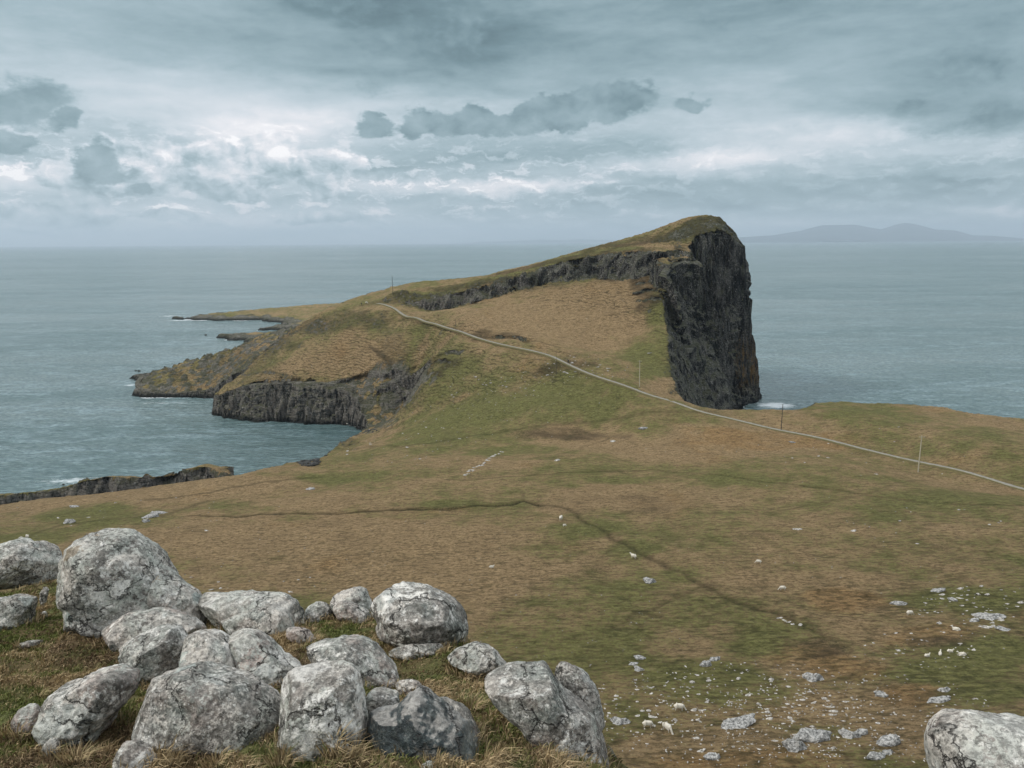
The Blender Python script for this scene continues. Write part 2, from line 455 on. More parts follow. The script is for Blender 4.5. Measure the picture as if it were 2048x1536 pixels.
def land(X, Y):
    n1 = fbm(X / 14, Y / 14, 0, 3); n2 = fbm(X / 4.2, Y / 4.2, 5.0, 3, 0.6); n3 = perlin(X / 1.7, Y / 1.7, 9.0)
    edge = 3.0 * n1 + 1.9 * n2 + 0.6 * n3
    zl = L_top(X, Y)
    far_ = sstep(150, 260, Y)
    zl = zl + (0.9 * fbm(X / 34, Y / 34, 2.0, 3) + 0.14 * fbm(X / 5, Y / 5, 4.0, 3)) * (0.5 + 0.5 * far_)
    sd = poly_sd(X, Y, P_L)
    west = sstep(-60, -80, X) * sstep(300, 330, Y)
    s = sd + edge * (0.22 + 0.8 * west)
    z1 = zl + (2.3 + 0.9 * west) * np.minimum(s, 0)
    rock1 = np.maximum(sstep(0.8, -1.0, s), 0)
    # ridge
    zu = U_top(X, Y) + 0.5 * n2 * 0.6 + 0.35 * n3
    su = poly_sd(X, Y, P_U)
    cl = sstep(60, 78, X)
    su2 = su + edge * (0.45 + 0.35 * cl)
    zu = np.minimum(zu, 95.2) + (2.2 + 4.4 * cl) * np.minimum(su2, 0)
    # buttress
    zb = np.minimum(U_top(X, Y), 74 - 2.05 * np.maximum(X - 86, 0) - 0.02 * np.maximum(X - 86, 0) ** 2 + 3.5 * n2) \
        - 0.5 * np.maximum(Y - 368 - (X - 88) * 0.45, 0)
    sb = poly_sd(X, Y, P_B) + edge * 0.75
    zb = zb + 6.0 * np.minimum(sb, 0)
    # promontory
    zp = P_topf(X, Y) + 0.8 * n2 + 0.3 * n3
    sp = poly_sd(X, Y, P_P) + edge * 0.6
    zp = zp + 2.8 * np.minimum(sp, 0)
    zk = K_top(X, Y) - 0.8 + 0.3 * n2
    sk = poly_sd(X, Y, P_K) + edge * 0.35
    zk = zk + 5.0 * np.minimum(sk, 0)
    z = np.maximum(np.maximum(z1, zu), np.maximum(np.maximum(zb, zp), zk))
    # bedding steps on the steep rock
    return np.maximum(z, -6), dict(z1=z1, zu=zu, zb=zb, zp=zp, zk=zk, sd=sd, su=su, rock1=rock1, n1=n1, n2=n2, n3=n3)


def axis(segs):
    out = [segs[0][0]]
    for a, b, s0, s1 in segs:
        x = a
        while x < b - 1e-6:
            f = (x - a) / (b - a)
            x = min(b, x + s0 + (s1 - s0) * f)
            out.append(x)
    return np.array(out)


gx = axis([(-330, -215, 2.2, 0.8), (-215, 150, 0.62, 0.62), (150, 300, 0.9, 2.0)])
gy = axis([(14, 60, 1.6, 0.6), (60, 330, 0.55, 0.62), (330, 400, 0.5, 0.5), (400, 500, 0.62, 1.4)])
GX, GY = np.meshgrid(gx, gy)
GZ, info = land(GX, GY)


def sampleZ(x, y, A=None):
    A = GZ if A is None else A
    i = np.clip(np.searchsorted(gx, x) - 1, 0, len(gx) - 2); j = np.clip(np.searchsorted(gy, y) - 1, 0, len(gy) - 2)
    tx = np.clip((x - gx[i]) / (gx[i + 1] - gx[i]), 0, 1); ty = np.clip((y - gy[j]) / (gy[j + 1] - gy[j]), 0, 1)
    return (A[j, i] * (1 - tx) + A[j, i + 1] * tx) * (1 - ty) + (A[j + 1, i] * (1 - tx) + A[j + 1, i + 1] * tx) * ty


def hit(px, py, dmin=48, dmax=495):
    r = ray(np.atleast_1d(px), np.atleast_1d(py))
    ds = np.arange(dmin, dmax, 0.4)
    t = ds[None, :] / r[:, 1][:, None]
    X = t * r[:, 0][:, None]; Y = np.broadcast_to(ds[None, :], X.shape); Zr = CAM[2] + t * r[:, 2][:, None]
    below = Zr < sampleZ(X, Y)
    k = np.argmax(below, axis=1)
    ok = below.any(axis=1)
    kk = np.arange(len(k))
    x, y = X[kk, k], Y[kk, k]
    return np.c_[x, y, sampleZ(x, y)], ok


# ------------------------------------------------------------------ vegetation colour (true colour of the turf)
WARP12 = None


def ell_add(A, px, py, rx, ry, amp):
    global WARP12
    if WARP12 is None:
        WARP12 = 0.28 * fbm(GX / 12, GY / 12, 3.0, 3)
    H5, k5 = hit([px, px + rx, px, px - rx, px], [py, py, py + ry, py, py - ry])
    H5 = H5[:, :2]
    if not k5[0]:
        return
    c = H5[0]
    lim_ = 2.6 * rx / F * c[1] + 4
    a = H5[1] if k5[1] and np.linalg.norm(H5[1] - c) < lim_ else 2 * c - H5[3]
    b = H5[2] if k5[2] and abs(H5[2][1] - c[1]) < 90 else 2 * c - H5[4]
    if np.linalg.norm(a - c) > lim_:
        a = c + np.array([rx / F * c[1], 0])
    if np.linalg.norm(b - c) > 90:
        b = c - np.array([0, 20.0])
    M = np.array([a - c, b - c]).T
    if abs(np.linalg.det(M)) < 1e-6:
        return
    Mi = np.linalg.inv(M)
    ex = 1.9 * (abs(M[0, 0]) + abs(M[0, 1])); ey = 1.9 * (abs(M[1, 0]) + abs(M[1, 1]))
    i0, i1 = np.searchsorted(gx, [c[0] - ex, c[0] + ex]); j0, j1 = np.searchsorted(gy, [c[1] - ey, c[1] + ey])
    w = (slice(j0, j1), slice(i0, i1))
    X, Y = GX[w], GY[w]
    if X.size == 0:
        return
    u = Mi[0, 0] * (X - c[0]) + Mi[0, 1] * (Y - c[1]); v = Mi[1, 0] * (X - c[0]) + Mi[1, 1] * (Y - c[1])
    A[w] += amp * sstep(1.25, 0.55, np.sqrt(u * u + v * v) + WARP12[w])


X, Y = GX, GY
GB = [  # green(+)/brown(-) patches
    (1400, 770, 110, 30, .8), (1300, 700, 50, 60, .7), (1320, 600, 30, 60, .5), (1250, 770, 120, 35, .6), (1050, 800, 230, 60, .65), (900, 850, 150, 60, .75),
    (1080, 640, 230, 60, -.9), (1000, 640, 110, 30, -.4), (1180, 640, 120, 50, -.5), (1230, 560, 90, 30, -.2), (1700, 815, 130, 14, .9), (1650, 850, 160, 16, .3),
    (1950, 870, 130, 30, .5), (1800, 880, 160, 20, -.1), (1500, 880, 200, 32, -.75), (1350, 900, 160, 30, -.7),
    (1150, 880, 130, 18, -.7), (1700, 960, 100, 20, .35), (1900, 1000, 170, 45, .55), (1750, 1040, 240, 30, -.4), (1300, 990, 190, 38, -.85),
    (1150, 965, 200, 16, .35), (900, 905, 60, 14, .2), (1000, 930, 80, 14, -.6), (1560, 1010, 100, 40, -.3), (1600, 940, 160, 20, .0),
    (900, 970, 160, 14, -.5), (800, 950, 90, 12, .6), (700, 1000, 200, 22, -.6), (900, 1008, 130, 9, .7), (520, 985, 200, 28, -.9), (250, 985, 180, 26, -.9), (640, 960, 60, 14, .4),
    (60, 1010, 130, 14, -.8), (190, 1030, 120, 30, .95), (310, 1040, 60, 20, .6), (60, 1080, 90, 20, .7), (700, 1100, 420, 95, -1.0), (550, 1050, 320, 40, -.5),
    (900, 1160, 260, 60, -.9), (1150, 1060, 80, 24, .85), (1260, 1100, 60, 24, .8), (1370, 1150, 50, 20, .5), (1500, 1060, 200, 40, -.2), (1600, 1120, 200, 30, .1),
    (1870, 1060, 180, 20, -.35), (1750, 1130, 60, 24, .5), (1800, 1200, 80, 16, .6), (1950, 1200, 120, 30, .7), (1680, 1200, 110, 28, -.9), (1390, 1280, 110, 32, -.95),
    (1260, 1240, 120, 30, -.4), (1550, 1270, 90, 26, .6), (1480, 1300, 60, 20, .5), (1420, 1350, 150, 28, .7), (1350, 1390, 160, 26, .6), (1600, 1330, 130, 28, -.55),
    (1850, 1270, 120, 20, -.45), (2000, 1300, 100, 34, .9), (1900, 1340, 140, 34, 1.0), (1980, 1390, 120, 26, .95), (1820, 1385, 80, 20, -.7), (1700, 1420, 160, 40, -.6),
    (1500, 1400, 120, 30, .3), (1250, 1440, 60, 50, .5), (1500, 1500, 260, 50, -.7), (1800, 1480, 120, 40, -.8),
    (650, 790, 160, 30, -.2), (700, 700, 150, 60, -.5), (600, 730, 100, 40, -.3), (860, 700, 90, 35, .6), (780, 650, 80, 22, .25), (940, 760, 80, 40, .7),
    (1200, 545, 120, 16, -.3), (1150, 1010, 60, 30, -.3),
    (400, 935, 60, 10, .9), (250, 960, 100, 8, .5)]
G = 0.05 + 0.55 * fbm(X / 34, Y / 34, 8.0, 4) + 0.3 * fbm(X / 7, Y / 7, 2.2, 3)
G = G + 0.16 * sstep(170, 90, Y) * sstep(-10, 30, X) + 0.05
for p in GB:
    ell_add(G, *p[:4], p[4] * 0.8)
for p in [(1250, 490, 200, 16, .5), (1000, 555, 160, 10, .6), (1400, 450, 90, 26, .75), (1100, 528, 150, 9, .5), (840, 592, 90, 10, .6), (1300, 488, 70, 8, -.8), (1150, 540, 120, 6, -.5)]:
    ell_add(G, *p)
# orange-brown bracken patches
OR = 0.55 * fbm(X / 22, Y / 22, 12.0, 4)
for p in [(1680, 1200, 120, 28), (1600, 1320, 110, 40), (1870, 1270, 110, 26), (1850, 1390, 120, 30), (1500, 880, 180, 26), (1700, 1340, 90, 30), (1530, 1520, 200, 30), ]:
    ell_add(OR, *p, 0.75)
# heather / tussock darks
DK = 0.4 * fbm(X / 9, Y / 9, 21.0, 4)
for p in [(1150, 872, 120, 10, .7), (1260, 1010, 160, 26, .35), (1880, 1285, 60, 12, .8), (1640, 1300, 60, 20, .7), (1400, 448, 100, 28, .9), (1280, 482, 130, 9, .7), (1100, 524, 170, 9, .9), (930, 572, 120, 9, .9), (820, 592, 60, 8, .7), (690, 640, 100, 26, .5), (1200, 498, 140, 6, .6), (1290, 565, 45, 30, 1.0), (1300, 605, 40, 18, .9), (990, 670, 60, 10, .8),
          (1130, 730, 70, 14, .8), (800, 765, 110, 26, 1.0), (860, 730, 60, 16, .7), (1430, 828, 60, 8, .5), (870, 690, 60, 10, .3), (1100, 875, 60, 8, .5)]:
    ell_add(DK, *p)


def pix_line(pts, z=None):
    p, ok = hit([a for a, b in pts], [b for a, b in pts])
    return p[ok]


TR = [  # (points, half width m, strength): ditch, sheep tracks
    ([(380, 1032), (520, 1030), (700, 1026), (820, 1018), (900, 1020), (960, 1012), (1020, 1008), (1050, 1002), (1080, 1012)], .55, 1.0),
    ([(1080, 1012), (1130, 1018), (1180, 1050), (1240, 1085), (1300, 1115), (1370, 1150), (1430, 1180), (1480, 1205), (1540, 1225), (1600, 1250), (1660, 1280)], .5, .68),
    ([(900, 960), (1000, 955), (1150, 945), (1300, 940), (1420, 948), (1520, 962), (1650, 978), (1800, 1000), (1950, 1012), (2048, 1010)], .4, .55),
    ([(640, 912), (800, 895), (960, 870), (1100, 850), (1250, 835), (1400, 828)], .8, .42),
    ([(300, 1000), (420, 985), (520, 965), (640, 955)], .6, .5), ([(0, 1100), (60, 1070), (120, 1050), (330, 1030), (420, 1000)], .8, .4),
    ([(1620, 1180), (1750, 1195), (1900, 1185), (2048, 1200)], .4, .55), ([(1220, 1260), (1290, 1220), (1370, 1190), (1430, 1165)], .3, .5),
    ([(1000, 985), (1045, 985), (1050, 1002)], .35, .4), ([(1100, 920), (1180, 890), (1240, 870)], .4, .3),
    ([(1500, 1030), (1650, 1005), (1750, 985), (1850, 960)], .5, .3), ([(1200, 1170), (1330, 1190), (1420, 1180)], .3, .4),
    ([(700, 1140), (900, 1105), (1100, 1090)], .5, .15), ([(800, 640), (880, 656), (960, 672), (1050, 678), (1120, 695)], .5, .6)]
TK = np.zeros(X.shape)
for pts, hw, st in TR:
    P = pix_line(pts)
    if len(P) < 2:
        continue
    x0, x1, y0, y1 = P[:, 0].min() - 6, P[:, 0].max() + 6, P[:, 1].min() - 6, P[:, 1].max() + 6
    i0, i1 = np.searchsorted(gx, [x0, x1]); j0, j1 = np.searchsorted(gy, [y0, y1])
    sx, sy = X[j0:j1, i0:i1], Y[j0:j1, i0:i1]
    if sx.size == 0:
        continue
    wob = 1.0 * fbm(sx / 7, sy / 7, 31.0, 2)
    d = line_d(sx + wob, sy + 0.8 * fbm(sx / 6, sy / 6, 41.0, 2), P)
    TK[j0:j1, i0:i1] = np.maximum(TK[j0:j1, i0:i1], st * np.exp(-(d / (hw * 1.25)) ** 2))
GZ = GZ - 0.55 * np.maximum(TK - 0.3, 0)
# overhanging turf scars near the path
for pts, drop in (([(860, 648), (900, 655), (940, 670), (1000, 672), (1035, 672), (1055, 680)], 1.6), ([(1060, 695), (1110, 700), (1150, 712)], 0.9),
                  ([(1275, 566), (1300, 560), (1330, 570)], 1.2), ([(1270, 585), (1300, 578), (1335, 592)], 1.2), ([(1275, 600), (1330, 610)], 0.8),
                  ([(640, 780), (720, 745), (790, 752), (860, 720), (920, 705)], 1.2), ([(760, 775), (820, 770), (900, 725)], 1.0)):
    P = pix_line(pts)
    w = (slice(*np.searchsorted(gy, [P[:, 1].min() - 12, P[:, 1].max() + 12])), slice(*np.searchsorted(gx, [P[:, 0].min() - 12, P[:, 0].max() + 12])))
    X, Y = GX[w], GY[w]
    d = line_d(X, Y, P)
    yy = np.interp(X, P[:, 0][np.argsort(P[:, 0])], P[:, 1][np.argsort(P[:, 0])])
    GZ[w] -= drop * np.exp(-(d / 2.2) ** 2) * sstep(1.2, -0.4, Y - yy + 0.8 * info['n3'][w])
X, Y = GX, GY

PW = np.array(PATHP)[:, :2]
dpath = np.full(GX.shape, 99.0)
wj = slice(*np.searchsorted(gy, [150, 410])); wi = slice(*np.searchsorted(gx, [-90, 190]))
dpath[wj, wi] = line_d(GX[wj, wi], GY[wj, wi], PW)
wp = sstep(5.5, 1.5, dpath)
smz = L_top(GX[wj, wi], GY[wj, wi])
GZ[wj, wi] = GZ[wj, wi] * (1 - wp[wj, wi]) + smz * wp[wj, wi]
gyy = np.gradient(GZ, gy, axis=0); gxx = np.gradient(GZ, gx, axis=1)
SL = np.hypot(gxx, gyy)
ZR = np.maximum(np.maximum(info['zb'], info['zp']), info['zk'])
rock = sstep(0.95, 1.5, SL + 0.35 * info['n2'])
rock = np.maximum(rock, sstep(2.6, 0.4, GZ + info['n2']))
turfm = np.zeros(X.shape)
for p in [(700, 690, 150, 52, 1), (820, 680, 60, 48, 1), (760, 640, 80, 30, .8), (620, 735, 100, 26, 1), (860, 705, 40, 26, .8)]:
    ell_add(turfm, *p)
rock = rock * (1 - 0.92 * np.clip(turfm, 0, 1) * (info['zp'] < info['z1']))
rk2 = np.zeros(X.shape)
for p in [(785, 800, 62, 34, 1.1), (835, 760, 42, 20, .8), (735, 830, 62, 42, 1.25), (180, 973, 175, 13, 1.2), (350, 955, 40, 8, .9), (1442, 455, 34, 16, .75), (1400, 448, 70, 14, .45), (1350, 470, 50, 10, .4)]:
    ell_add(rk2, *p)
rock = np.maximum(rock, (1 - .95 * np.clip(turfm, 0, 1)) * np.clip(rk2, 0, 1.2) * sstep(-0.5, 0.5, info['n2'] + info['n3'] * .6 + .12))
onP = sstep(-0.3, 0.6, info['zp'] - np.maximum(info['z1'], info['zk'])) * sstep(-1, 0.5, info['zp'] - info['zu'])
rock = np.maximum(rock, onP * sstep(-0.35, 0.55, info['n2'] + 0.6 * info['n1'] + 0.3 * info['n3'] + 0.1))
scat = np.zeros(X.shape)      # rocky, boulder-strewn turf
for p in [(690, 636, 90, 22, .5), (620, 655, 60, 20, .5), (560, 690, 50, 20, .45), (820, 600, 120, 16, .7), (900, 605, 100, 12, .7), (470, 740, 110, 50, .5), (560, 680, 60, 24, .4), (1400, 450, 80, 26, .7), (1100, 535, 160, 10, .35), (940, 575, 80, 10, .4),
          (1330, 480, 60, 14, .35), (620, 810, 200, 40, .6), (800, 800, 60, 30, .5), (1230, 545, 160, 14, .7), (1380, 530, 50, 40, .8), (380, 775, 120, 30, .5), (880, 720, 40, 20, .35),
          (620, 925, 40, 12, .5), (690, 885, 30, 10, .7), (1050, 570, 120, 14, .6), (1350, 690, 20, 100, .8), (180, 975, 170, 14, 1.0), (300, 960, 80, 10, .8), (450, 940, 12, 10, .9), (1150, 715, 60, 14, .35)]:
    ell_add(scat, *p)
onridge_ = sstep(-0.5, 1.0, info['zu'] - info['z1'])
rough = sstep(1.5, 4, dpath) * np.clip(scat, 0, 1.2) * np.clip(info['n2'] * 0.9 + info['n3'] * 0.5, -.8, 1.2) * 1.1
GZ = GZ + np.where(GZ > 0.5, rough, 0)


def grid_obj(name, gxv, gyv, ZZ, mat, attrs, mask=None, tweak=None):
    ny, nx = ZZ.shape
    XX, YY = np.meshgrid(gxv, gyv)
    co = np.stack([XX, YY, ZZ], -1).reshape(-1, 3)
    idx = np.arange(ny * nx).reshape(ny, nx)
    q = np.stack([idx[:-1, :-1], idx[:-1, 1:], idx[1:, 1:], idx[1:, :-1]], -1).reshape(-1, 4)
    if mask is not None:
        q = q[mask[:-1, :-1].reshape(-1)]
    used = np.zeros(len(co), bool); used[q.ravel()] = True
    remap = np.cumsum(used) - 1
    q = remap[q]; co = co[used]
    if tweak is not None:
        co = tweak(co)
    me = mesh_np(name, co, q)
    for k, v in attrs.items():
        v = v.reshape(-1)[used]
        a = me.attributes.new(k, 'FLOAT', 'POINT'); a.data.foreach_set('value', v.astype(np.float32))
    me.materials.append(mat)
    o = bpy.data.objects.new(name, me); COL.objects.link(o)
    return o


def mesh_np(name, co, faces, smooth=True):
    me = bpy.data.meshes.new(name)
    co = np.asarray(co, np.float32); faces = np.asarray(faces, np.int32)
    k = faces.shape[1]
    me.vertices.add(len(co)); me.vertices.foreach_set('co', co.ravel())
    me.loops.add(faces.size); me.loops.foreach_set('vertex_index', faces.ravel())
    me.polygons.add(len(faces))
    me.polygons.foreach_set('loop_start', np.arange(0, faces.size, k, dtype=np.int32))
    me.polygons.foreach_set('loop_total', np.full(len(faces), k, np.int32))
    me.update(calc_edges=True)
    me.polygons.foreach_set('use_smooth', np.full(len(faces), smooth))
    me.update()
    return me


def tag(o, label=None, cat=None, group=None, kind=None):
    if label: o['label'] = label
    if cat: o['category'] = cat
    if group: o['group'] = group
    if kind: o['kind'] = kind
    return o


# ------------------------------------------------------------------ land material
def land_material():
    m, t, b = new_mat('moor_turf_and_basalt')
    P = t.new('ShaderNodeNewGeometry').outputs['Position']
    px_, py_, pz_ = t.xyz(P)[0:3]
    G_, O_, D_, R_, T_, S_ = (t.attr(k) for k in ('green', 'orange', 'dark', 'rock', 'track', 'scat'))
    Pf = t.v('MULTIPLY', P, (1.0, 1.0, 2.2))
    n_f = t.rng(t.noise(Pf, 1.5, 8, 0.78), .34, .66, smooth=False)
    n_m = t.noise(Pf, 0.28, 5, 0.65)
    n_s = t.noise(t.v('MULTIPLY', P, (0.30, 1.0, 1.0)), 1.5, 6, 0.75)   # combed streaks of the tussocks
    g = t.m('ADD', G_, t.m('MULTIPLY', t.m('SUBTRACT', n_m, 0.5), 1.6))
    g = t.rng(t.m('ADD', g, t.m('MULTIPLY', t.m('SUBTRACT', n_f, 0.5), 1.2)), -0.40, 0.75)
    brown = t.mix(n_f, (.160, .110, .054), (.71, .495, .265))
    brown = t.mix(t.rng(t.m('ADD', O_, t.m('SUBTRACT', n_m, 0.5)), 0.2, 0.9), brown, t.mix(n_f, (.18, .112, .048), (.68, .43, .20)))
    green = t.mix(n_f, (.066, .076, .022), (.38, .36, .125))
    green = t.mix(t.rng(n_m, 0.4, 0.75, 0, .5), green, t.mix(n_s, (.085, .082, .026), (.38, .33, .14)))
    c = t.mix(g, brown, green)
    c = t.mix(t.rng(n_s, 0.34, 0.56, 0.55, 0.0), c, (.046, .038, .017))
    c = t.mix(t.rng(n_s, 0.54, 0.74, 0, .35), c, (.50, .40, .25))
    # terracettes: contour steps on the steeper turf
    nrm = t.new('ShaderNodeNewGeometry').outputs['Normal']
    nz = t.xyz(nrm)[2]
    steep = t.rng(nz, 0.965, 0.86)
    ph = t.m('ADD', t.m('MULTIPLY', pz_, 0.85), t.m('MULTIPLY', t.noise(t.v('MULTIPLY', P, (1, 1, 0.3)), 0.13, 4, 0.6), 5.0))
    tri = t.m('PINGPONG', ph, 0.5)
    ter = t.m('MULTIPLY', t.rng(tri, 0.07, 0.22, 1.0, 0.0), t.m('MULTIPLY', steep, t.rng(n_m, 0.32, 0.6)))
    c = t.mix(t.m('MULTIPLY', ter, 0.62), c, (.045, .036, .018))
    # tussocks: humps with painted shade in the gaps, strongest on the rough lower ground
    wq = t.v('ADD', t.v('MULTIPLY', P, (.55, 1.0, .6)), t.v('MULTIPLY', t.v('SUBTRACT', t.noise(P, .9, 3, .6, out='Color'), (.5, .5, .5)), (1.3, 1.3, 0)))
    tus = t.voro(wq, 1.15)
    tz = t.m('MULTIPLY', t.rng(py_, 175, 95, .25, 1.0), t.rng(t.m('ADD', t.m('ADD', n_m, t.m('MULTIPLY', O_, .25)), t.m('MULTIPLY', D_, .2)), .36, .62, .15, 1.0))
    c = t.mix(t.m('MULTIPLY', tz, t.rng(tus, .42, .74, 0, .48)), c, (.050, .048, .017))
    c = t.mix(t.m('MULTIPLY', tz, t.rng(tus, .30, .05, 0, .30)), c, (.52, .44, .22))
    dk = t.rng(t.m('ADD', D_, t.m('MULTIPLY', t.m('SUBTRACT', n_f, 0.5), 1.5)), 0.35, 0.95)
    c = t.mix(t.m('MULTIPLY', dk, 0.7), c, (.062, .045, .026))
    c = t.mix(t.m('MULTIPLY', T_, t.rng(n_f, 0.25, 0.6, 0.6, 1.0)), c, (.035, .030, .013))
    # far bare earth at the scars
    # rock
    Pr = t.v('MULTIPLY', P, (1.0, 1.0, 0.22))
    r1 = t.noise(Pr, 0.75, 6, 0.7)
    r2 = t.noise(t.v('MULTIPLY', P, (1, 1, 0.6)), 2.2, 5, 0.75)
    r3 = t.noise(P, 0.06, 4, 0.6)
    rc = t.mix(t.rng(r1, 0.33, 0.68), (.011, .012, .0118), (.18, .17, .152))
    rc = t.mix(t.rng(r2, 0.47, 0.64, 0, .85), rc, (.235, .222, .205))
    rc = t.mix(t.rng(r2, 0.56, 0.40, 0, .8), rc, (.008, .009, .010))
    r4 = t.noise(t.v('MULTIPLY', P, (1, 1, 0.45)), 0.16, 5, 0.62)
    rc = t.mix(t.rng(r4, 0.38, 0.56, .85, 0), rc, (.006, .007, .008))
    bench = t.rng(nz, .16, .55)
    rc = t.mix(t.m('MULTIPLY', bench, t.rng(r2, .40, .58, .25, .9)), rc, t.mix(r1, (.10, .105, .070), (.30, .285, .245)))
    gs = t.rng(t.noise(t.v('MULTIPLY', P, (1, 1, .35)), .11, 5, .65), .52, .66, 0, .6)
    rc = t.mix(t.m('MULTIPLY', gs, t.rng(r1, .4, .6)), rc, (.105, .115, .078))
    west = t.rng(px_, 20, -60)
    rc = t.mix(t.m('MULTIPLY', west, t.rng(r1, .38, .60, 0, .75)), rc, (.225, .20, .17))
    rc = t.mix(t.rng(r4, 0.50, 0.75, 0, .35), rc, (.15, .14, .12))
    vo = t.voro(t.v('MULTIPLY', P, (1, 1, .6)), 1.0)
    rc = t.mix(t.m('MULTIPLY', t.rng(vo, 0.26, 0.08), t.rng(r1, .42, .6)), rc, (.44, .41, .38))
    # orange lichen / guano low on the east face, green ledges
    e1 = t.m('MULTIPLY', t.rng(px_, 108, 116), t.m('MULTIPLY', t.rng(pz_, 42, 22), t.rng(pz_, 4, 12)))
    rc = t.mix(t.m('MULTIPLY', e1, t.rng(r1, 0.44, 0.62, 0, .85)), rc, (.20, .115, .035))
    ledge = t.m('MULTIPLY', t.rng(nz, 0.30, 0.65), t.rng(t.m('ADD', n_m, t.m('MULTIPLY', r3, 0.6)), 0.62, 0.95))
    rc = t.mix(t.m('MULTIPLY', ledge, 0.75), rc, (.060, .062, .026))
    wet = t.rng(t.m('ADD', pz_, t.m('MULTIPLY', r1, 4.0)), 5.6, 2.6)
    rc = t.mix(t.m('MULTIPLY', wet, 0.9), rc, (.010, .012, .012))
    # boulder-strewn turf
    rr = t.m('ADD', t.m('MULTIPLY', t.m('SUBTRACT', r2, 0.5), 1.6), t.m('MULTIPLY', t.m('SUBTRACT', 0.35, t.voro(P, 0.55)), 0.9))
    sm = t.rng(t.m('ADD', t.m('MULTIPLY', S_, 0.75), rr), 0.42, 0.68)
    rk = t.m('MAXIMUM', t.rng(t.m('ADD', R_, t.m('MULTIPLY', t.m('SUBTRACT', r2, 0.5), 1.1)), 0.35, 0.65), sm)
    c = t.mix(t.m('MULTIPLY', t.rng(S_, 0.1, 0.9), 0.5), c, (.105, .098, .048))
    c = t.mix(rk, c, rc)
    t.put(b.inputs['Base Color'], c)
    b.inputs['Roughness'].default_value = 0.95
    b.inputs['Specular IOR Level'].default_value = 0.12
    h = t.m('ADD', t.m('MULTIPLY', t.m('ADD', n_f, t.m('MULTIPLY', n_s, 0.6)), t.m('SUBTRACT', 1.0, rk)), t.m('MULTIPLY', t.m('ADD', t.m('MULTIPLY', r1, 2.2), t.m('MULTIPLY', r2, 1.4)), rk))
    hum = t.noise(P, 0.33, 4, .6)
    h = t.m('ADD', h, t.m('MULTIPLY', t.m('MULTIPLY', hum, 4.5), t.m('SUBTRACT', 1.0, rk)))
    h = t.m('ADD', h, t.m('MULTIPLY', tus, t.m('MULTIPLY', tz, -2.2)))
    h = t.m('SUBTRACT', h, t.m('MULTIPLY', ter, 0.7))
    t.put(b.inputs['Normal'], t.bump(h, 1.0, 0.85))
    return m


LANDM = land_material()


def rough_cliff(co):       # push steep rock sideways so faces get overhangs, ribs and joints
    x, y, z = co[:, 0], co[:, 1], co[:, 2]
    m = sstep(0.9, 1.8, sampleZ(x, y, SL)) * sstep(-2, 3, z)
    o = co.copy()
    o[:, 0] += m * (0.9 * fbm(x / 6, y / 6, z / 5, 3, .6) + 0.35 * perlin(x / 1.5, y / 1.5, z / 2))
    o[:, 1] += m * (2.6 * fbm(x / 13 + 2, y / 13, z / 26, 3, .6) + 1.5 * fbm(x / 6 + 9, y / 6, z / 5, 3, .6) + 0.55 * perlin(x / 1.5 + 5, y / 1.5, z / 2))
    o[:, 2] += m * 0.7 * perlin(x / 3, y / 3, z / 3)
    return o


AT = dict(green=G, orange=OR, dark=DK, rock=rock, track=TK, scat=np.clip(scat, 0, 1.3))
isfar = (GY > 300 - 0.0 * GX) & (GZ > -5.9)
near_m = (GY <= 300) & (GZ > -5.9)
tag(grid_obj('moorland_ground', gx, gy, GZ, LANDM, AT, near_m, rough_cliff), kind='structure')
tag(grid_obj('headland', gx, gy, GZ, LANDM, AT, isfar, rough_cliff), kind='structure')

